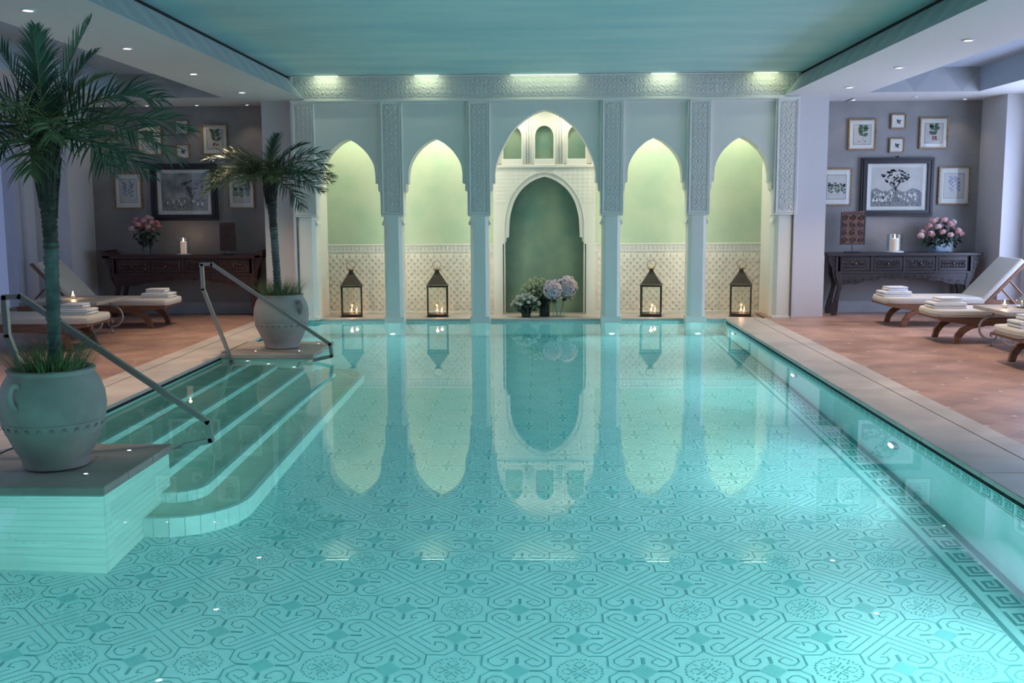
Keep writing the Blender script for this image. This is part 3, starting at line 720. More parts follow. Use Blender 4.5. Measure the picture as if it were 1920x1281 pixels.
# ------------------------------------------------------------------ potted palms
def frond_mesh(az, el, length, droop, lmax, n, seed, twist=0.0):
    rnd = random.Random(seed); pts = []; p = Vector((0, 0, 0)); m = 16
    h = Vector((math.cos(az), math.sin(az), 0)); tans = []
    for i in range(m+1):
        t = i/m; e = el - droop*t**1.25; d = h*math.cos(e) + Vector((0, 0, 1))*math.sin(e)
        pts.append(p.copy()); tans.append(d); p = p + d*(length/m)
    rb = MB().tube(pts, [.0075*(1-.85*i/m)+.001 for i in range(m+1)], 5)
    b = MB(); side0 = Vector((-math.sin(az), math.cos(az), 0))
    for i in range(n):
        t = .14 + .86*i/(n-1); f = t*m; k = min(m-1, int(f)); q = f-k
        base = pts[k].lerp(pts[k+1], q); tan = tans[k].lerp(tans[k+1], q).normalized()
        up = side0.cross(tan).normalized()
        if up.z < 0: up = -up
        hi = el > 1.0; L = (.74 if hi else 1.0)*lmax*(.45+.55*math.sin(PI*min(1, .15+.8*t)))*(1 if t < .8 else 1-.45*(t-.8)/.2)
        for sg in (-1, 1):
            a = (.78 if hi else .98) - .42*t + rnd.uniform(-.05, .05); v = (.22 + rnd.uniform(-.12, .12)) if hi else (.18 + rnd.uniform(-.55, .50))
            d = (side0*sg*math.sin(a)*math.cos(v) + tan*math.cos(a) + up*math.sin(v)*.95).normalized()
            l = L*rnd.uniform(.85, 1.1); w = .0048*(.8+.4*lmax/.2)*rnd.uniform(.85, 1.15); wd = (tan - d*tan.dot(d)).normalized()
            prev = None; x = base.copy(); vs = []; fs = []
            for s_ in range(5):
                u = s_/4; ww = w*(.55 if s_ == 0 else (1-.25*u if s_ < 3 else (.55 if s_ == 3 else .06)))
                vs += [x - wd*ww, x + up*ww*.35, x + wd*ww]
                d = (d + Vector((0, 0, -1))*(.16+.14*rnd.random())*u*1.5).normalized(); x = x + d*(l/4)
            for s_ in range(4):
                o = s_*3; fs += [(o, o+1, o+4, o+3), (o+1, o+2, o+5, o+4)]
            b.add(vs, fs)
    return b, rb
def grass_mesh(r0, r1, n, l, seed, hang=1.9):
    rnd = random.Random(seed); b = MB()
    for i in range(n):
        a = rnd.uniform(0, 2*PI); r = r0 + (r1-r0)*math.sqrt(rnd.random()); ll = l*rnd.uniform(.6, 1.15)
        x = Vector((r*math.cos(a), r*math.sin(a), 0)); d = Vector((math.cos(a)*rnd.uniform(.1, .9), math.sin(a)*rnd.uniform(.1, .9), 1)).normalized()
        sd = Vector((-math.sin(a), math.cos(a), 0)); vs = []; fs = []; w = rnd.uniform(.0018, .0032)
        for s_ in range(6):
            u = s_/5; ww = w*(1-.85*u); vs += [x - sd*ww, x + sd*ww]
            d = (d + Vector((math.cos(a)*.25, math.sin(a)*.25, -.34*hang*rnd.uniform(.5, 1.3)))*u).normalized(); x = x + d*(ll/5)
        for s_ in range(5): o = 2*s_; fs.append((o, o+1, o+3, o+2))
        b.add(vs, fs)
    return b
def potted_palm(label, loc, fronds, trunk, top_z, seed, rz, lmax):
    t = thing('potted_palm', label, 'potted palm', loc)
    prof = [(.165, 0), (.185, .012), (.19, .05), (.205, .09), (.215, .1), (.262, .21), (.268, .215), (.285, .27), (.288, .285), (.283, .29), (.288, .295), (.296, .36), (.29, .44), (.268, .51), (.245, .548), (.236, .56), (.242, .575), (.247, .585), (.235, .592), (.215, .59), (.20, .56), (.20, .52)]
    pot = MB().lathe(prof, 40).build('pot', m_terra, t, smooth='a')
    for k in (0, 1):
        a = rz + PI*k; c = Vector((math.cos(a), math.sin(a), 0)); sd = Vector((-math.sin(a), math.cos(a), 0))
        pts = [c*.262 + Vector((0,0,.515)), c*.30 + Vector((0,0,.525)), c*.325 + Vector((0,0,.49)), c*.325 + Vector((0,0,.44)), c*.30 + Vector((0,0,.40)), c*.28 + Vector((0,0,.385))]
        MB().tube(catmull([tuple(p) for p in pts], 4), .019, 8).build('handle', m_terra, pot, smooth=True)
    zz = MB()
    for i in range(26):                                   # scratched zigzag band below the belly line
        for d in (-1, 1):
            for o in (0, .035, .07):
                a0 = 2*PI*i/26 + o*.7; a1 = a0 + d*.10
                P = []
                for u in (0, .5, 1): 
                    aa = a0+(a1-a0)*u; z = .272-.052*u; r = .2865-.021*u; P.append((r*math.cos(aa), r*math.sin(aa), z))
                zz.tube(P, .0013, 3)
    tag(zz.build('scratched_ornament', m_scratch, pot), kind='stuff')
    MB().lathe([(.0, .545), (.205, .545)], 24, cap=False).build('soil', m_soil, t)
    tp = catmull(trunk, 5); m = len(tp); b1, b2 = MB(), MB(); n = 12; rnd = random.Random(seed)
    def rad(z):
        if z < 1.45: return .042 - .004*math.sin(z*2)
        return .042 + .017*min(1, (z-1.45)/.25)
    for lo, hi, b in ((.5, 1.32, b1), (1.28, top_z, b2)):
        k = 46; rows = []
        for j in range(k+1):
            z = lo+(hi-lo)*j/k; f = (z-trunk[0][2])/(trunk[-1][2]-trunk[0][2]); f = min(.999, max(0, f))*(m-1); q = int(f)
            c = Vector(tp[q]).lerp(Vector(tp[min(q+1, m-1)]), f-q); c.z = z
            rr = rad(z)*(1 + (.10 if j % 2 else -.04)); rows.append([c + Vector((rr*(1+rnd.uniform(-.09, .09))*math.cos(2*PI*i/n + .26*(j % 2)), rr*(1+rnd.uniform(-.09, .09))*math.sin(2*PI*i/n + .26*(j % 2)), 0)) for i in range(n)])
        vs = [p for r in rows for p in r]
        fs = [(j*n+i, j*n+(i+1) % n, (j+1)*n+(i+1) % n, (j+1)*n+i) for j in range(k) for i in range(n)]
        b.add(vs, fs + [tuple(range(k*n, k*n+n))])
    tr = b1.build('trunk', m_trunk2, t); b2.build('fibrous_trunk', m_trunk, tr)
    sh = MB()
    for i in range(26):                                  # old leaf bases clasping the upper trunk
        a = 2.4*i; z = 1.60 + (top_z-1.62)*i/26; c = Vector(tp[-1]); r = rad(z-.1)
        sh.tube([(c.x+r*math.cos(a), c.y+r*math.sin(a), z-.13), (c.x+(r+.008)*math.cos(a), c.y+(r+.008)*math.sin(a), z), (c.x+(r+.03)*math.cos(a+.1), c.y+(r+.03)*math.sin(a+.1), z+.11)], [.004, .011, .004], 4)
    sh.build('leaf_base', m_trunk, tr)
    top = Vector(tp[-1]); top.z = top_z - .03
    for i, (az, el, L, dr, yel) in enumerate(fronds):
        b, rb = frond_mesh(math.radians(az), math.radians(el), L, math.radians(dr), lmax, 26 if lmax > .25 else 30, seed*100+i)
        o = b.build('frond', m_leaf2 if yel else m_leaf, t, loc=top); rb.build('rachis', m_rach, o)
    g = grass_mesh(.04, .21, 460, .32, seed+5).build('pot_grass', m_grass, t, loc=(0, 0, .545)); tag(g, kind='stuff')
    return t
near_f = [(120, 84, .66, 16, 0), (175, 70, .74, 18, 0), (10, 73, .72, 14, 0), (-70, 74, .62, 18, 0), (60, 66, .66, 26, 0), (195, 56, .74, 26, 0), (60, 62, .6, 45, 1), (-5, 44, .80, 66, 0), (14, 28, .84, 58, 0), (-20, 20, .84, 56, 0), (35, 18, .8, 62, 0), (-40, 8, .78, 55, 0), (-62, 30, .66, 78, 1), (-85, 44, .58, 74, 1), (-110, 30, .7, 70, 0), (-140, 36, .8, 72, 0), (-165, 24, .84, 66, 0), (165, 44, .84, 62, 0), (140, 24, .8, 70, 0), (110, 36, .7, 80, 0), (75, 14, .75, 60, 0), (-12, 4, .72, 52, 0), (-175, 2, .76, 55, 0), (-120, 2, .6, 55, 0), (-75, 0, .5, 60, 1), (48, 48, .8, 66, 0)]
far_f = [(30, 46, .72, 60, 0), (185, 36, .74, 50, 0), (-15, 12, .74, 40, 0), (205, 22, .6, 64, 1), (-85, 50, .45, 70, 1), (70, 80, .5, 30, 0), (10, 62, .55, 50, 0), (175, 50, .56, 48, 1), (-10, 36, .72, 66, 0), (5, 18, .70, 44, 0), (-25, 0, .72, 34, 0), (-35, -16, .6, 44, 0), (178, 24, .74, 62, 0), (190, 4, .74, 46, 1), (200, 14, .72, 52, 0), (160, 36, .66, 74, 0), (-70, 26, .5, 80, 1), (-110, 20, .5, 76, 1), (60, 26, .6, 70, 0), (110, 30, .6, 74, 0), (-45, 34, .58, 80, 0), (220, 34, .55, 78, 1)]
potted_palm('tall potted palm in the large pot on the near platform at the left edge', (-2.885, 5.95, 0), near_f, [(.02, 0, .5), (.035, 0, 1.0), (.045, .0, 1.4), (.045, .0, 1.93)], 1.93, 3, -1.87, .27)
potted_palm('potted palm on the far platform beside the steps', (-2.855, 11.22, 0), far_f, [(-.03, 0, .5), (-.04, 0, 1.1), (-.06, .0, 1.5), (-.075, .0, 1.88)], 1.88, 4, -.6, .25)

# ------------------------------------------------------------------ handrails
def handrail(label, y):
    t = thing('handrail', label, 'handrail', (0, y, 0))
    P = [(-3.235, -.24), (-3.235, -.05), (-3.50, .69), (-3.505, .945), (-3.40, .95), (-2.20, .12), (-2.185, -.005), (-2.37, -.045), (-2.95, -.20)]
    b = MB()
    for (a, c) in zip(P[1:], P[2:-1]):
        d = Vector((c[0]-a[0], 0, c[1]-a[1])); L = d.length; d.normalize(); n = Vector((-d.z, 0, d.x)); w = .0175
        A, C = Vector((a[0], 0, a[1])) - d*w*.55, Vector((c[0], 0, c[1])) + d*w*.55
        vs = []
        for q in (A, C):
            for (s1, s2) in ((-1,-1),(1,-1),(1,1),(-1,1)): vs.append(q + n*w*s1 + Vector((0, w*s2, 0)))
        b.add(vs, [(0,1,2,3),(7,6,5,4),(0,4,5,1),(1,5,6,2),(2,6,7,3),(3,7,4,0)])
    b.build('rail', m_steel, t)
    MB().box(-3.252, -3.218, -.0175, .0175, -.235, -.05).build('post_foot', m_steel, t)
    MB().lathe([(.045, 0), (.045, .008)], 16, (-3.235, 0, -.235)).build('floor_flange', m_steel, t)
    b = MB(); b.tube([(-2.36, 0, -.043), (-2.52, 0, -.09), (-2.55, 0, -.435)], .012, 6); b.build('underwater_stay', m_steel, t)
handrail('bent square steel handrail beside the far planter platform', 10.60)
handrail('bent square steel handrail beside the near planter platform', 6.65)

# ------------------------------------------------------------------ framed pictures
def leafp(b, x, z, ang, l, w, y):
    d = Vector((math.cos(ang), 0, math.sin(ang))); n = Vector((-d.z, 0, d.x)); o = Vector((x, y, z))
    b.add([o, o+d*l*.35+n*w, o+d*l*.7+n*w*.8, o+d*l, o+d*l*.7-n*w*.8, o+d*l*.35-n*w], [(0,1,2,3,4,5)])
def stroke(b, pts, w, y):
    for (a, c) in zip(pts, pts[1:]):
        d = Vector((c[0]-a[0], 0, c[1]-a[1])); L = d.length or 1e-6; n = Vector((-d.z, 0, d.x))/L*w
        A, C = Vector((a[0], y, a[1])), Vector((c[0], y, c[1])); b.add([A-n, C-n, C+n, A+n], [(0,1,2,3)])
def dot(b, x, z, r, y, n=8, e=1): b.add([(x+r*math.cos(2*PI*i/n), y, z+e*r*math.sin(2*PI*i/n)) for i in range(n)], [tuple(range(n))])
def picture(label, x, z, w, h, kind, seed, y=None, fw=.018, border=.28, group=None):
    y = YB-.006 if y is None else y
    t = thing('framed_picture', label, 'picture', (x, y, z), group=group); rnd = random.Random(seed)
    d = .03 if kind != 'big' else .05
    fm = m_blackfr if kind == 'big' else m_gold
    b = MB(); 
    for (x0, x1, z0, z1) in ((-w/2, w/2, h/2-fw, h/2), (-w/2, w/2, -h/2, -h/2+fw), (-w/2, -w/2+fw, -h/2+fw, h/2-fw), (w/2-fw, w/2, -h/2+fw, h/2-fw)): b.box(x0, x1, -d, 0, z0, z1)
    fr = b.build('frame', fm, t)
    if kind == 'big':
        b = MB()
        for (x0, x1, z0, z1) in ((-w/2+.02, w/2-.02, h/2-.045, h/2-.025), (-w/2+.02, w/2-.02, -h/2+.025, -h/2+.045), (-w/2+.025, -w/2+.045, -h/2+.045, h/2-.045), (w/2-.045, w/2-.025, -h/2+.045, h/2-.045)): b.box(x0, x1, -d-.012, -d, z0, z1)
        b.build('frame_moulding', m_blackfr, fr, bevel=.004)
        MB().lathe([(.012, -.01), (.018, 0), (.012, .012)], 8, (0, -.02, h/2+.008)).build('crest', m_blackfr, fr)
    else:                                               # bamboo knots along the frame
        b = MB()
        for i in range(7):
            for sg in (-1, 1):
                b.ball((-w/2+w*(i+.5)/7, -d*.6, sg*(h/2-fw/2)), .008, .012, fw*.62, 6, 4); b.ball((sg*(w/2-fw/2), -d*.6, -h/2+h*(i+.5)/7), fw*.62, .012, .008, 6, 4)
        b.build('bamboo_knot', m_gold, fr)
    MB().quad((-w/2+fw,-.012,-h/2+fw),(w/2-fw,-.012,-h/2+fw),(w/2-fw,-.012,h/2-fw),(-w/2+fw,-.012,h/2-fw)).build('mat_board', m_mat, t)
    iw, ih = w/2-fw-border*w*.5, h/2-fw-border*h*.5
    y1, y2, y3 = -.0128, -.0134, -.014
    if kind == 'small':
        pr = t
        b = MB(); dot(b, 0, .0, .022, y2, 10, .8); leafp(b, .005, .0, .6, .04, .012, y3); leafp(b, 0, 0, 2.6, .034, .008, y3); leafp(b, .0, -.01, -.5, .036, .007, y3); stroke(b, [(-.03, -.026), (.0, -.024), (.03, -.03)], .0025, y2); dot(b, -.014, .024, .01, y3)
        b.build('bird_print', m_pdark, t)
    elif kind == 'big':
        pr = MB().quad((-iw,y1,-ih),(iw,y1,-ih),(iw,y1,ih),(-iw,y1,ih)).build('engraving', m_paper, t)
        dk, md, lt = MB(), MB(), MB()
        hz = -.25*ih if seed < 50 else -.45*ih
        # ground, hills, tree, crowd
        pts = [(-iw*.99, -ih*.98), (iw*.99, -ih*.98)] + [(iw*.99 - i*iw*.198, hz + ih*(.12*math.sin(i*1.7+seed)+.10)) for i in range(11)]
        md.add([(p[0], y1-.0003, p[1]) for p in pts], [tuple(range(len(pts)))])
        tx = -.02 if seed < 50 else .1
        stroke(dk, [(tx, hz-.05), (tx+.01, hz+.05), (tx-.03, hz+.13)], .012, y2); stroke(dk, [(tx+.01, hz+.05), (tx+.06, hz+.13)], .009, y2); stroke(dk, [(tx, hz+.04), (tx-.08, hz+.12)], .006, y2)
        for i in range(70 if seed < 50 else 30):
            a = rnd.uniform(0, 2*PI); r = rnd.random()**.5; dot(dk, tx+r*.19*math.cos(a), hz+.21+r*.10*math.sin(a), rnd.uniform(.010, .026), y2, 6, .7)
        for i in range(60):
            dot(dk, rnd.uniform(-iw*.95, iw*.95), rnd.uniform(-ih*.92, hz+.02), rnd.uniform(.006, .017), y2, 6, .5)
        for i in range(44 if seed < 50 else 12):
            fx, fz = rnd.uniform(-iw*.9, iw*.8), rnd.uniform(-ih*.7, hz-.0); dot(lt, fx, fz, rnd.uniform(.009, .016), y3, 6, 1.6); dot(lt, fx, fz+.024, .006, y3, 6)
        md.build('engraved_ground', M('print_grey', (.26, .26, .27), .9, var=.5, scale=60), pr); dk.build('engraved_dark', m_ink, pr); lt.build('engraved_light', m_mat, pr)
        if seed >= 50:
            sk = MB(); sk.quad((-iw,y1-.0001,hz),(iw,y1-.0001,hz),(iw,y1-.0001,ih),(-iw,y1-.0001,ih)); sk.build('engraved_sky', M('print_sky', (.30, .30, .31), .9, var=.6, scale=5), pr)
    else:
        pr = MB().quad((-iw,y1,-ih),(iw,y1,-ih),(iw,y1,ih),(-iw,y1,ih)).build('botanical_print', m_paper, t)
        b = MB(); stroke(b, [(-iw,-ih),(iw,-ih),(iw,ih),(-iw,ih),(-iw,-ih)], .0025, y2); b.build('print_border', m_ink, pr)
        g, c_ = MB(), MB(); cm = {'leaf': m_pgreen, 'berry': m_pgreen, 'blue': m_pblue, 'fern': m_pgreen}[kind]
        stems = {'leaf': 1, 'berry': 1, 'blue': 2, 'fern': 3}[kind]
        for k in range(stems):
            x0 = (k-(stems-1)/2)*iw*.65; top = ih*(.62 if kind != 'fern' else .2); bot = -ih*.6
            path = [(x0+.012*math.sin(2.2*u+seed+k), bot+(top-bot)*u) for u in [i/8 for i in range(9)]]
            stroke(g, path, .002, y2)
            for i in range(1, 9):
                px, pz = path[i]
                for sg in (-1, 1):
                    l, w_ = (.10, .027) if kind in ('leaf', 'berry') else (.058, .012)
                    if kind in ('leaf', 'berry') and i not in (3, 6, 8): continue
                    if kind in ('blue', 'fern') and (i+(sg > 0)) % 2: continue
                    leafp(g, px, pz, PI/2 - sg*rnd.uniform(.6, 1.2), l*rnd.uniform(.7, 1.1), w_, y2)
            if kind in ('blue', 'fern'):
                for i in range(5): dot(c_, x0+rnd.uniform(-.025, .025), top*rnd.uniform(.3, 1.1), rnd.uniform(.008, .016), y3)
        if kind == 'berry':
            for i in range(9): dot(c_, rnd.uniform(-.03, .045), -ih*.45+rnd.uniform(-.025, .02), .011, y3)
        if kind == 'leaf':
            for x_ in (-.045, 0, .045): dot(c_, x_, -ih*.68, .009 if x_ else .004, y3)
        g.build('printed_leaves', cm if kind != 'blue' else m_pblue, pr)
        c_.build('printed_flowers', {'leaf': m_pdark, 'berry': m_pred, 'blue': m_pblue, 'fern': m_pdark}[kind], pr)
    MB().quad((-w/2+fw,-.02,-h/2+fw),(w/2-fw,-.02,-h/2+fw),(w/2-fw,-.02,h/2-fw),(-w/2+fw,-.02,h/2-fw)).build('glass_pane', m_gl, t)
    return t
gR, gL = 'pictures on the right alcove wall', 'pictures on the left alcove wall'
picture('gilt framed print of green leaves with seeds, upper left of the right alcove', 4.48, 2.505, .39, .43, 'leaf', 1, group=gR)
picture('tiny framed bird print, upper of two on the right alcove wall', 4.975, 2.682, .212, .205, 'small', 2, fw=.014, group=gR)
picture('tiny framed bird print, lower of two on the right alcove wall', 4.966, 2.352, .212, .205, 'small', 3, fw=.014, group=gR)
picture('gilt framed print of leaves with red berries on the right wall', 5.472, 2.518, .40, .43, 'berry', 4, group=gR)
picture('large black framed engraving of a gathering under a tree, right alcove', 4.985, 1.775, 1.01, .82, 'big', 5, fw=.085, border=.12, group=gR)
picture('gilt framed print of fern sprigs, left of the right black engraving', 4.145, 1.78, .43, .52, 'fern', 6, group=gR)
picture('gilt framed print of blue flowers, right of the right black engraving', 5.785, 1.788, .44, .525, 'blue', 7, group=gR)
picture('gilt framed botanical print behind the near palm fronds', -5.63, 2.50, .36, .43, 'leaf', 11, group=gL)
picture('tiny framed bird print, upper of two on the left alcove wall', -5.155, 2.675, .20, .205, 'small', 12, fw=.014, group=gL)
picture('tiny framed bird print, lower of two on the left alcove wall', -5.155, 2.333, .20, .205, 'small', 13, fw=.014, group=gL)
picture('gilt framed print of a dark flower, upper right of the left alcove', -4.685, 2.50, .37, .43, 'berry', 14, group=gL)
picture('large black framed dark landscape engraving, left alcove', -5.16, 1.757, .96, .81, 'big', 55, fw=.085, border=.12, group=gL)
picture('gilt framed print of blue sprigs, left of the left black engraving', -5.975, 1.78, .40, .51, 'blue', 16, group=gL)
picture('gilt framed print half hidden by the far palm', -4.335, 1.775, .385, .51, 'fern', 17, group=gL)

# ------------------------------------------------------------------ console tables
def carve(seed, w, h):
    rnd = random.Random(seed)
    return lambda x, z, W_, H_: 0.0 if min(x, W_-x, z, H_-z) < .012 else max(1-sm(abs(math.sin(9*PI*x/W_+2*math.cos(3*PI*z/H_+seed))*math.cos(2.5*PI*z/H_)), .1, .5), 0)
def leg_profile(sx):      # S-curved foot in x-z, local x at the leg's outer face
    return [(0, .80), (0, .55), (-.03*sx, .46), (-.045*sx, .38), (-.02*sx, .28), (.015*sx, .16), (.04*sx, .06), (.035*sx, 0), (-.03*sx, 0), (-.05*sx, .08), (-.055*sx, .18), (-.075*sx, .30), (-.10*sx, .40), (-.085*sx, .50), (-.07*sx, .60), (-.07*sx, .80)]
def console(label, loc, L, up, m, seed):
    D = .42; t = thing('console_table', label, 'console table', loc); H = .87
    tb_ = MB().box(-L/2, L/2, -D/2, D/2, H-.045, H).build('table_top', m, t, bevel=.006)
    if up:
        for sg in (-1, 1):
            pr = [(sg*(L/2-.10), H-.045), (sg*(L/2+.005), H-.03), (sg*(L/2+.02), H+.075), (sg*(L/2-.06), H+.07), (sg*(L/2-.05), H+.045), (sg*(L/2-.11), H+.001)]
            MB().prism(pr, -D/2, D/2, 'y').build('upturned_end', m, tb_, bevel=.004)
    ins = .17
    xa, xb = -L/2+ins, L/2-ins
    MB().box(xa, xb, -D/2+.05, D/2-.05, H-.26, H-.045).build('apron_box', m, t)
    n = 4; w = (xb-xa)/n
    for i in range(n+1): MB().box(xa+i*w-.018, xa+i*w+.018, -D/2+.03, -D/2+.06, H-.265, H-.045).build('stile', m, t, bevel=.003)
    MB().box(xa-.02, xb+.02, -D/2+.028, -D/2+.07, H-.285, H-.255).build('rail', m, t, bevel=.004)
    for i in range(n):
        dr = MB().box(xa+i*w+.024, xa+(i+1)*w-.024, -D/2+.036, -D/2+.06, H-.245, H-.062).build('drawer', m, t, bevel=.005)
        vs, fs = relief(w-.09, .135, carve(seed+i, 1, 1), .009, .009)
        MB().add([(x+xa+i*w+.045, y-D/2+.034, z+H-.222) for x, y, z in vs], fs).build('carved_front', m, dr)
        MB().ball((xa+(i+.5)*w, -D/2+.015, H-.15), .013, .012, .016, 8, 6).build('knob', m_brass, dr, smooth=True)
    # scalloped apron
    pts = [(xa, H-.285), (xb, H-.285), (xb, H-.45)]
    k = 24
    for i in range(k+1):
        u = 1-i/k; s_ = abs(u-.5)*2
        pts.append((xa+(xb-xa)*u, H-.345-.10*sm(s_, .15, .95)-.012*math.cos(14*PI*u)*(1 if .1 < s_ else 0)))
    pts.append((xa, H-.45))
    ap = MB().prism(pts, -D/2+.04, -D/2+.062, 'y').build('scalloped_apron', m, t)
    b = MB()
    for i in range(18):
        u = (i+.5)/18; s_ = abs(u-.5)*2; z = H-.325-.07*sm(s_, .15, .95); x = xa+(xb-xa)*u
        P = [(x+.03*(1-q/9)*math.cos(q*.9+i), -D/2+.036, z+.022*(1-q/9)*math.sin(q*.9+i)) for q in range(9)]
        MB().tube(P, .006, 4).build('carved_scroll', m, ap)
    for sx in (-1, 1):
        for sy in (-1, 1):
            xo = sx*(L/2-ins+.05)
            lp = [(xo+p[0], p[1]*(H-.045)/.80) for p in leg_profile(sx)]
            y0 = sy*(D/2-.06); MB().prism(lp, y0-.03, y0+.03, 'y').build('leg', m, t, bevel=.006)
        # pierced side bracket under the overhanging top
        br_ = [(sx*(L/2-ins+.03), H-.045), (sx*(L/2-.02), H-.045), (sx*(L/2-.035), H-.12), (sx*(L/2-.08), H-.22), (sx*(L/2-.10), H-.34), (sx*(L/2-ins+.03), H-.42)]
        bo = MB().prism(br_, -D/2+.05, -D/2+.075, 'y').build('side_bracket', m, t)
        b = MB()
        for i in range(5):
            cx_, cz = sx*(L/2-ins+.075-.006*i), H-.09-.06*i
            MB().tube([(cx_+.026*(1-q/10)*math.cos(q*.85+i), -D/2+.046, cz+.026*(1-q/10)*math.sin(q*.85+i)) for q in range(10)], .006, 4).build('carved_scroll', m, bo)
    return t
console('dark carved console table with four drawers in the right alcove', (4.99, 14.72, 0), 2.12, False, m_wood_dk, 3)
console('dark altar console table with upturned ends in the left alcove', (-5.08, 14.72, 0), 2.27, True, m_wood_red, 9)

# ------------------------------------------------------------------ things on the consoles
def candle(label, loc, r, h, power, flame=.02, group=None, parts=True):
    t = thing('candle', label, 'candle', loc, group=group)
    MB().lathe([(r*.98, 0), (r, .004), (r, h-.004), (r*.9, h), (r*.5, h-.004), (.002, h-.006)], 18).build('wax', m_wax, t, smooth='a')
    MB().lathe([(.0015, h-.006), (.0012, h+.008)], 6).build('wick', m_wick, t)
    f = MB().lathe([(.001, h+.003), (flame*.28, h+flame*.45), (flame*.30, h+flame*.7), (flame*.16, h+flame*1.3), (.0008, h+flame*2)], 10).build('flame', m_flame, t, smooth=True)
    point(t, (0, 0, h+flame*2.5), power, (1, .55, .28), .02)
    return t
def hurricane(label, loc, r, h, plate):
    t = thing('hurricane_glass', label, 'candle holder', loc)
    MB().lathe([(r*.95, 0), (r*1.25, .004), (r*1.3, .016), (r*1.1, .02), (.0, .02)] if plate else [(r*1.15, 0), (r*1.2, .01), (r*1.1, .02), (0, .02)], 24).build('dish', m_plate, t, smooth='a')
    MB().lathe([(r, .021), (r, h), (r-.004, h), (r-.004, .021)], 28, cap=False).build('glass_cylinder', m_gl, t, smooth='a')
ZC = .87
hurricane('clear hurricane glass around the candle on the right console', (4.885, 14.66, ZC), .105, .25, False)
candle('white pillar candle lit on the right console', (4.885, 14.66, ZC+.021), .052, .175, .5, .024)
hurricane('clear hurricane glass on a white dish on the left console', (-5.095, 14.66, ZC), .085, .24, True)
candle('white pillar candle lit on the left console', (-5.095, 14.66, ZC+.021), .042, .17, .5, .024)
def panel_stand(label, loc, w, h, z0, spiral, m, rz=0):
    t = thing('carved_panel_on_stand', label, 'ornament', loc, rz)
    MB().box(-w*.3, w*.3, -.04, .04, 0, .015).build('base', m_blackfr, t, bevel=.003)
    for x in ([0] if spiral else (-.05, .05)): MB().tube([(x, 0, .01), (x, 0, z0+.02)], .005, 6).build('stand_rod', m_blackfr, t)
    pts = [(-w/2, z0), (w/2*.96, z0+.004), (w/2, z0+h), (-w/2*.98, z0+h-.02)]
    if not spiral: pts = [(-w/2*.98, z0+.004), (w/2, z0), (w/2*.94, z0+h), (-w/2*.94, z0+h*.99)]
    p = MB().prism(pts, -.012, .012, 'y').build('panel', m, t, bevel=.003)
    b = MB()
    if spiral:
        b.box(-w/2, w/2, -.018, -.011, z0+h-.05, z0+h-.035); b.box(-w/2, -w/2+.014, -.018, -.011, z0, z0+h-.03); b.box(w/2-.014, w/2, -.018, -.011, z0, z0+h-.01); b.box(-w/2, w/2, -.018, -.011, z0, z0+.012)
        for i in range(3):
            for j in range(4):
                cx_, cz = -w/2+w*(i+.5)/3, z0+.055+j*.108
                b.tube([(cx_+(.046-.0034*q)*math.cos(q*.75+j), -.016, cz+(.046-.0034*q)*math.sin(q*.75+j)) for q in range(13)], .0075, 5)
        b.build('spiral_carving', m_wood_dk, p)
    else:
        for i in range(7):
            for j in range(11):
                cx_, cz = -w/2*.86+w*.86*(i+.5)/7, z0+.02+j*(h-.04)/11; s_ = 1 if i % 2 else -1
                b.box(cx_-.014, cx_+.014, -.017, -.011, cz, cz+.012)
                for q in range(8):
                    v = b.v[-8+q]; b.v[-8+q] = (v[0], v[1], v[2]+s_*(v[0]-cx_)*.8)
        b.build('woven_slat', m_wood_red, p)
panel_stand('brown panel carved with spirals on a stand, right console', (4.30, 14.66, ZC), .345, .47, .11, True, m_bark, .05)
panel_stand('dark woven lattice panel on a stand, left console', (-4.46, 14.66, ZC), .24, .40, .055, False, m_woven, -.1)

def rose_proto(m, r, name='rose'):
    pr = MB(); rnd = random.Random(int(r*1000))
    pr.ball((0, 0, 0), r*.55, r*.55, r*.62, 10, 6)
    for ring, (rr, tilt, n) in enumerate(((.45, .25, 4), (.7, .55, 5), (.92, .9, 6))):
        for i in range(n):
            a = 2*PI*(i+.5*ring)/n; c, s_ = math.cos(a), math.sin(a); q = MB(); w = r*(.62+.12*ring)
            vs = []
            for u in range(4):
                for v in range(4):
                    y = (v/3-.5)*2*w*(.6+.4*math.sin(PI*(.25+.6*u/3))); h = u/3
                    x = r*rr*(.35+.65*math.sin(h*1.4)) + (r*.16*(h**3)) - .35*y*y/r; z = -r*.62+h*r*(1.35-.25*ring)
                    vs.append((x*c - y*s_, x*s_ + y*c, z))
            q.add(vs, [(u*4+v, u*4+v+1, u*4+v+5, u*4+v+4) for u in range(3) for v in range(3)])
            pr.add(q.v, q.f)
    return pr.mesh(name + '_bloom', m, smooth=True)
bloom_p, bloom_q = rose_proto(m_rose, .043), rose_proto(m_rose2, .046)
bloom_w, bloom_c = rose_proto(m_wflow, .026), rose_proto(m_cflow, .022)
def leaf_mesh(l, w, m):
    b = MB(); vs = []
    for i in range(5):
        u = i/4; ww = w*math.sin(PI*min(.97, .08+.9*u)); z = -.25*l*u*u
        vs += [(l*u, -ww, z), (l*u, 0, z-.12*ww), (l*u, ww, z)]
    b.add(vs, [(3*i+j, 3*i+j+1, 3*i+j+4, 3*i+j+3) for i in range(4) for j in range(2)]); return b.mesh('leaf', m, smooth=True)
lf_rose, lf_bq = leaf_mesh(.085, .022, m_roseg), leaf_mesh(.06, .017, m_bleaf)
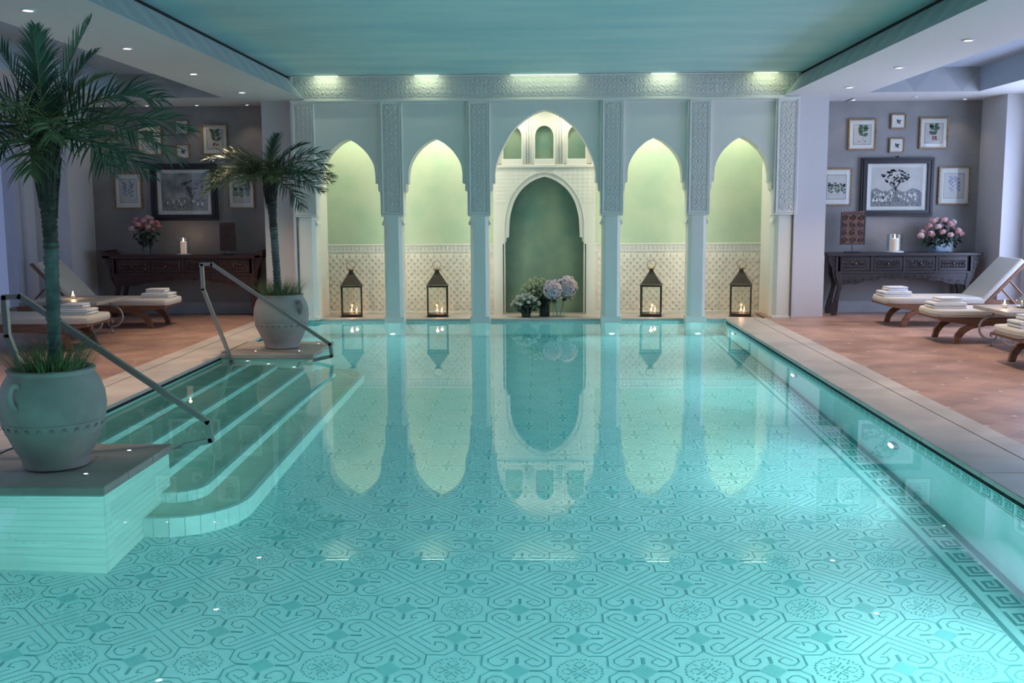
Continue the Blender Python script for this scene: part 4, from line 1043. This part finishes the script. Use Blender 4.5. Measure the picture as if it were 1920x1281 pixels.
def flower(name, label, cat, group, base, head, me, leaf, stem_m, nleaf, seed):
    rnd = random.Random(seed); base, head = Vector(base), Vector(head); t = thing(name, label, cat, head, group=group)
    o = link('bloom', me, t); d = (head-base).normalized(); o.rotation_euler = (d.y*-.8+rnd.uniform(-.3, .3)-.25, d.x*.8+rnd.uniform(-.3, .3), rnd.uniform(0, 6))
    mid = (base-head)*.5 + Vector((0, 0, -.02)); MB().tube([(0, 0, -.01), tuple(mid), tuple(base-head)], .0035, 5).build('stem', stem_m, t)
    for i in range(nleaf):
        u = .22+.5*i/max(1, nleaf); p = (base-head)*u; l = link('leaf', leaf, t, p); l.rotation_euler = (rnd.uniform(-.5, .5), rnd.uniform(-.2, .7), rnd.uniform(0, 2*PI)); s_ = rnd.uniform(.7, 1.2); l.scale = (s_, s_, s_)
    return t
# left vase: narrow fluted glass, rounded dome of pink roses
t = thing('flower_vase', 'clear flared glass vase of roses on the left console', 'vase', (-5.64, 14.70, ZC))
MB().lathe([(.055, .0), (.058, .01), (.05, .05), (.062, .15), (.09, .245), (.087, .245), (.058, .15), (.045, .055), (.05, .015), (0, .012)], 20, cap=False).build('glass', m_gl, t, smooth=True)
for i in range(15):
    a = 2.4*i; r = .215*math.sqrt((i+.5)/15); h = .53-.62*r*r*6+.03*math.sin(i*5)
    flower('rose', 'pink rose in the bouquet on the left console', 'rose', 'pink roses on the left console', (-5.64+.2*r*math.cos(a), 14.70+.2*r*math.sin(a), ZC+.03), (-5.645+r*math.cos(a), 14.70+.62*r*math.sin(a), ZC+h), bloom_p if i % 3 else bloom_q, lf_rose, m_roseg, 6, 100+i)
t = thing('flower_vase', 'wide square glass vase of roses on the right console', 'vase', (5.55, 14.68, ZC))
b = MB().box(-.125, .125, -.08, .08, 0, .19); b.build('glass', m_glb, t)
MB().box(-.118, .118, -.073, .073, .012, .12).build('vase_water', glass_thin('vase_water', (.72, .88, .95), .1), t)
for i in range(26):
    a = 2.4*i; r = .30*math.sqrt((i+.5)/26); h = .46-.26*(r/.3)**2+.035*math.sin(i*3.3)
    flower('rose', 'pale pink rose in the wide bouquet on the right console', 'rose', 'pink roses on the right console', (5.55+.3*r*math.cos(a), 14.68+.15*r*math.sin(a), ZC+.03), (5.52+r*1.04*math.cos(a), 14.66+.55*r*math.sin(a), ZC+h), bloom_q if i % 3 else bloom_p, lf_rose, m_roseg, 6, 200+i)

# ------------------------------------------------------------------ flowers in the central niche
ZL = -.02
def vase_cyl(label, loc, r, h, m, w=None):
    t = thing('flower_vase', label, 'vase', loc)
    MB().lathe([(r, 0), (r, h), (r-.005, h), (r-.005, .014), (0, .012)], 22, cap=True).build('glass', m, t, smooth='a')
    if w: MB().lathe([(r-.007, .015), (r-.007, h*.6)], 18).build('vase_water', w, t)
vase_cyl('dark glass vase at the front left of the niche flowers', (-.24, 14.62, ZL), .065, .15, m_gld)
vase_cyl('dark glass vase behind, in the middle of the niche flowers', (.02, 14.74, ZL), .075, .24, m_gld)
vase_cyl('clear cylinder vase of hydrangeas in the central niche', (.22, 14.62, ZL), .085, .23, m_gl)
rn = random.Random(31)
for i in range(30):
    a = 2.4*i; r = .22*math.sqrt((i+.5)/30); h = .335-.17*(r/.22)**2 + rn.uniform(-.02, .02)
    flower('white_rose', 'small white rose in the low bouquet at the front of the niche', 'rose', 'white roses in the low niche bouquet', (-.24+.2*r*math.cos(a), 14.62, ZL+.04), (-.245+r*math.cos(a), 14.62-.02+.6*r*math.sin(a), ZL+h), bloom_w, lf_bq, m_bleaf, 4, 300+i)
for i in range(30):
    a = 2.4*i+1; r = .21*math.sqrt((i+.5)/30); h = .52-.16*(r/.21)**2 + rn.uniform(-.03, .04)
    flower('blossom_stem', 'cream blossom stem in the tall bouquet at the back of the niche', 'flower', 'cream blossoms in the tall niche bouquet', (.02+.15*r*math.cos(a), 14.74, ZL+.05), (-.08+r*math.cos(a)*1.1, 14.74+.5*r*math.sin(a), ZL+h), bloom_c, lf_bq, m_bleaf, 4, 400+i)
def hydrangea(label, head, base, r, seed):
    rnd = random.Random(seed); t = thing('hydrangea', label, 'flower', head); b = MB(); n = 150
    for i in range(n):
        z = 1-2*(i+.5)/n; a = 2.39996*i; q = math.sqrt(1-z*z); d = Vector((q*math.cos(a), q*math.sin(a), z)); c = d*r*rnd.uniform(.86, 1.08)
        e1 = d.orthogonal().normalized(); e2 = d.cross(e1); ro = rnd.uniform(0, PI); s_ = r*.22
        for k in range(4):
            aa = ro+k*PI/2; p = e1*math.cos(aa)+e2*math.sin(aa); o = e1*math.cos(aa+.7)+e2*math.sin(aa+.7); l = e1*math.cos(aa-.7)+e2*math.sin(aa-.7)
            b.add([c, c+l*s_*.75+d*.003, c+p*s_*1.05+d*rnd.uniform(-.004, .01), c+o*s_*.75+d*.003], [(0,1,2,3)])
    o = b.build('florets', m_hyd, t); tag(o, kind='stuff')
    MB().ball((0, 0, 0), r*.82, nu=12, nv=8).build('bloom_core', m_bleaf, o, smooth=True)  # dark core colour puts shade into the gaps between florets
    MB().tube([(0, 0, -r*.8), tuple((Vector(base)-Vector(head))*.6+Vector((0,0,-.01))), tuple(Vector(base)-Vector(head))], .006, 6).build('stem', m_bleaf, t)
    for k in range(3):
        l = link('leaf', lf_bq, t, (0, 0, -r*.9)); l.rotation_euler = (0, .5, 2.1*k+seed); l.scale = (1.8, 1.8, 1.8)
hydrangea('large pale hydrangea head, front left of the two in the niche', (.135, 14.56, .37), (.2, 14.62, 0), .135, 5)
hydrangea('large pink and blue hydrangea head, back right of the two in the niche', (.33, 14.68, .40), (.24, 14.63, 0), .15, 6)

# ------------------------------------------------------------------ lanterns
def lantern(label, x, y, rz):
    t = thing('lantern', label, 'lantern', (x, y, ZL), rz, 'candle lanterns on the niche ledge'); h = .138
    MB().box(-h-.012, h+.012, -h-.012, h+.012, 0, .022).build('base', m_lant, t, bevel=.004)
    MB().box(-h, h, -h, h, .0225, .04).build('floor_plate', m_lant, t)
    for sx in (-1, 1):
        for sy in (-1, 1): MB().box(sx*h-.01, sx*h+.01, sy*h-.01, sy*h+.01, .04, .435).build('post', m_lant, t)
    for k in range(4):
        b = MB().quad((-h+.011, -h, .042), (h-.011, -h, .042), (h-.011, -h, .425), (-h+.011, -h, .425)); b.xf(Matrix.Rotation(k*PI/2, 4, 'Z')); b.build('glass_pane', m_gl, t)
        b = MB().box(-h+.011, h-.011, -h-.008, -h+.008, .422, .438); b.xf(Matrix.Rotation(k*PI/2, 4, 'Z')); b.build('top_rail', m_lant, t)
    def sq(w, z): return [(-w, -w, z), (w, -w, z), (w, w, z), (-w, w, z)]
    vs = sq(h+.018, .438) + sq(h+.018, .448) + sq(h+.004, .458) + sq(.034, .625) + sq(.028, .635) + sq(.028, .66)
    fs = [(3,2,1,0)] + [(4*j+i, 4*j+(i+1) % 4, 4*j+4+(i+1) % 4, 4*j+4+i) for j in range(5) for i in range(4)] + [(20,21,22,23)]
    rf = MB().add(vs, fs).build('roof', m_lant, t)
    MB().lathe([(.028, .655), (.04, .66), (.062, .672), (.058, .676), (.02, .684), (.0, .685)], 16).build('cap', m_brass, rf, smooth=True)
    pts = [(.062*math.cos(a), .004, .735+.055*math.sin(a)) for a in [-PI/2+.25+(2*PI-.5)*i/24 for i in range(25)]]
    MB().tube(pts, .0042, 6).build('ring_handle', m_brass, t, smooth=True)
    return t
ln = ['leftmost', 'second from left', 'third from left', 'rightmost']
for i, (x, y, rz) in enumerate(((-2.735, 14.76, .16), (-1.505, 14.75, .12), (1.53, 14.74, -.14), (2.79, 14.73, -.2))):
    lantern('bronze glass lantern with ring handle on the niche ledge, %s' % ln[i], x, y, rz)
    candle('small lit candle inside the %s lantern' % ln[i], (x+.0, y-.03, ZL+.041), .024, .035, .7, .020, 'candles in the lanterns')
    candle('tea light behind the front candle in the %s lantern' % ln[i], (x+.06, y+.05, ZL+.041), .018, .045, .15, .012, 'tea lights in the lanterns')

# ------------------------------------------------------------------ sun loungers (foot towards -x in local space)
def cushion(b, x0, x1, y0, y1, z0, z1): return b.box(x0, x1, y0, y1, z0, z1)
def lounger_proto():
    t = thing('sun_lounger', 'x', 'sun lounger'); w = .33
    for sg in (-1, 1):
        y = sg*(w-.02)
        pr = [(.02, .285), (.02, .262), (.30, .215), (.42, .20), (1.9, .20), (1.95, .215), (1.95, .285)]
        MB().prism(pr, y-.017, y+.017, 'y').build('side_rail', m_wood, t, bevel=.004)
        # curved sabre legs
        lg = [(.235, .225), (.39, .225), (.315, .15), (.275, .08), (.262, 0), (.195, 0), (.2, .07), (.215, .14)]
        MB().prism([(.43-(p[0]-.2)*1.0+.0, p[1]) if False else p for p in [(.50, .222), (.36, .212), (.27, .175), (.215, .105), (.19, .0), (.255, .0), (.272, .06), (.315, .12), (.39, .168), (.52, .195), (.56, .222)]], y-.024, y+.024, 'y').build('leg', m_wood, t, bevel=.006)
        MB().prism([(1.62, .21), (1.50, .21), (1.60, .12), (1.66, .0), (1.72, .0), (1.69, .12), (1.74, .21)], y-.024, y+.024, 'y').build('leg', m_wood, t, bevel=.006)
    for x in (.03, .3, .55, .8, 1.05, 1.3): MB().box(x, x+.07, -w+.037, w-.037, .262, .282).build('slat', m_wood, t)
    pts = [(.0, -w+.12), (.03, -w+.03), (.12, -w), (1.22, -w), (1.22, w), (.12, w), (.03, w-.03), (.0, w-.12)]
    c = MB().prism(pts, .287, .37).build('seat_cushion', m_cush, t, smooth=True, bevel=.022, seg=3)
    b = MB(); q = [(p[0]-.002 if p[0] < .1 else p[0], p[1]*1.004, .329) for p in pts]; b.tube(q + [q[0]], .0035, 5); b.build('piping', m_cush, c)
    bk = math.radians(47); R_ = Matrix.Translation((1.23, 0, .285)) @ Matrix.Rotation(-bk, 4, 'Y')
    b = MB().box(.0, .70, -w, w, .025, .095); b.xf(R_); c2 = b.build('back_cushion', m_cush, t, smooth=True, bevel=.022, seg=3)
    b = MB()
    for sg in (-1, 1): b.box(-.02, .74, sg*(w-.02)-.016, sg*(w-.02)+.016, -.015, .022)
    for x in (.06, .25, .44, .66): b.box(x, x+.05, -w+.036, w-.036, -.005, .018)
    b.xf(R_); b.build('back_frame', m_wood, t)
    for sg in (-1, 1): MB().tube([tuple(R_ @ Vector((.42, sg*(w-.06), -.01))), (1.86, sg*(w-.06), .235)], .013, 6).build('back_prop', m_wood, t)
    return t
lp = lounger_proto()
spots = [(4.29, 13.42, 0, 'cream cushioned teak sun lounger nearest the right console'), (4.31, 11.79, 0, 'cream cushioned teak sun lounger second from the right console'), (4.33, 9.84, 0, 'cream cushioned teak sun lounger cut off by the right edge'),
         (-4.80, 13.42, PI, 'cream cushioned teak sun lounger nearest the left console'), (-4.86, 11.26, PI, 'cream cushioned teak sun lounger behind the near palm trunk')]
for i, (x, y, rz, lab) in enumerate(spots):
    o = lp if i == 0 else copy_tree(lp)
    o.location = (x, y, 0); o.rotation_euler = (0, 0, rz); o['label'] = lab; o['group'] = 'teak sun loungers'
# folded towels, a small one on a large one
def towel(label, loc, rz, L, D, n, lt):
    t = thing('folded_towel', label, 'towel', loc, rz, 'folded white towels')
    for i in range(n):
        e = .006*(i % 2)
        MB().box(-L/2+e, L/2-e*.5, -D/2+e, D/2-e, i*lt+.0006, (i+1)*lt-.0006).build('folded_layer', m_towel, t, smooth=True, bevel=lt*.42, seg=3)
    b = MB()
    for i in range(0, n-1, 2): b.tube([(-L/2+.006, -D/2+.012, (i+1)*lt), (-L/2+.006, D/2-.012, (i+1)*lt)], lt*.93, 10)
    b.build('folded_edge', m_towel, t, smooth=True)
tw = [(4.49, 13.42, 0, 'on the lounger nearest the right console'), (4.53, 11.80, 0, 'on the second right lounger'), (4.60, 9.84, 0, 'on the lounger at the right edge'), (-5.02, 13.42, PI, 'on the lounger nearest the left console'), (-5.14, 11.26, PI, 'on the lounger behind the palm trunk')]
for x, y, rz, lab in tw:
    towel('large folded white bath towel ' + lab, (x, y, .371), rz, .36, .30, 4, .0165)
    towel('small folded white towel on top, ' + lab, (x+.02*math.cos(rz), y+.02, .371+.068), rz+.06, .25, .22, 3, .0165)

# ------------------------------------------------------------------ low side tables
def side_table(label, loc, L, D, H):
    t = thing('side_table', label, 'side table', loc)
    MB().box(-L/2, L/2, -D/2, D/2, H-.04, H).build('stone_top', m_stone, t, bevel=.005)
    MB().box(-L/2+.1, L/2-.1, -D/2+.1, D/2-.1, H-.06, H-.0405).build('iron_frame', m_iron, t)
    for sx in (-1, 1):
        for sy in (-1, 1):
            cx_, cy = sx*(L/2-.16), sy*(D/2-.16)
            P = [(cx_, cy, H-.05), (cx_, cy, H-.11)] + [(cx_+sx*(-.0+.145*math.sin(a)), cy, H-.11-.13*(1-math.cos(a))) for a in [PI*i/14 for i in range(1, 15)]]
            lg = MB().tube(P, .013, 8).build('curved_leg', m_iron, t, smooth=True)
            sc = [(cx_+sx*(.0-(.055-.0035*q)*math.sin(q*.5)), cy, H-.11-.26+.055-(.055-.0035*q)*math.cos(q*.5)) for q in range(13)]
            MB().tube(sc, .009, 6).build('scroll', m_iron, lg, smooth=True)
            MB().ball((cx_-sx*.0, cy, .02), .02, nu=10, nv=6).build('ball_foot', m_iron, lg, smooth=True)
            MB().tube([(cx_, cy, .02), (cx_, cy, H-.37)], .011, 6).build('foot_pin', m_iron, lg)
    return t
side_table('low stone topped table with scrolled iron legs by the right edge', (5.12, 10.98, 0), .90, .86, .44)
side_table('low stone topped table with scrolled iron legs between left loungers', (-5.62, 12.30, 0), .92, .92, .45)
def votive(label, loc):
    t = thing('votive_glass', label, 'candle holder', loc)
    MB().lathe([(.03, 0), (.036, .075), (.033, .075), (.028, .008), (0, .006)], 16).build('glass', m_gl, t, smooth='a')
votive('small glass votive on the right side table', (4.84, 11.02, .44)); candle('lit tea candle in the votive on the right side table', (4.84, 11.02, .449), .024, .03, .8, .026)
votive('small glass votive on the left side table', (-5.66, 12.34, .45)); candle('lit tea candle in the votive on the left side table', (-5.66, 12.34, .459), .024, .03, .8, .026)
t = thing('tea_tray', 'round silver tray on the right side table', 'tray', (5.16, 11.05, .44))
MB().lathe([(.14, .004), (.175, .008), (.185, .018), (.18, .018), (.165, .011), (0, .010)], 28).build('dish', m_silver, t, smooth='a'); MB().lathe([(.12, 0), (.12, .004)], 20).build('foot_ring', m_silver, t)
t = thing('teapot', 'small silver teapot with pointed lid on the tray', 'teapot', (5.06, 11.05, .4505))
MB().lathe([(.03, 0), (.034, .006), (.045, .03), (.05, .055), (.04, .085), (.03, .1)], 18).build('body', m_silver, t, smooth='a')
MB().lathe([(.033, .1), (.028, .115), (.012, .14), (.006, .15), (.009, .158), (.003, .185), (0, .19)], 14).build('lid', m_silver, t, smooth='a')
MB().tube([(.045, 0, .04), (.08, 0, .06), (.09, 0, .10)], [.011, .008, .005], 8).build('spout', m_silver, t, smooth=True)
MB().tube(catmull([(-.035, 0, .09), (-.075, 0, .085), (-.078, 0, .05), (-.045, 0, .035)], 4), .005, 6).build('handle', m_silver, t, smooth=True)
for dx, dy in ((.1, .05), (.09, -.06)):
    t = thing('tea_glass', 'blue tea glass on the silver tray, %s' % ('behind' if dy > 0 else 'in front'), 'glass', (5.16+dx-.02, 11.05+dy, .4505)); MB().lathe([(.022, 0), (.024, .03), (.03, .085), (.027, .085), (.02, .01), (0, .008)], 14).build('glass', m_bglass, t, smooth='a')

ORD = 'first second third fourth fifth sixth seventh eighth ninth tenth eleventh twelfth thirteenth fourteenth fifteenth'.split()
for grp, txt in (('pink roses on the left console', 'pink rose on the left console'), ('pink roses on the right console', 'pale pink rose on the right console'), ('white roses in the low niche bouquet', 'small white rose of the low niche bouquet'), ('cream blossoms in the tall niche bouquet', 'cream blossom of the tall niche bouquet')):
    fl = sorted([o for o in S.objects if o.get('group') == grp], key=lambda o: o.location.x); n = len(fl)
    for i, o in enumerate(fl): o['label'] = '%s, %s from the %s' % (txt, ORD[i] if i < n/2 else ORD[n-1-i], 'left' if i < n/2 else 'right')
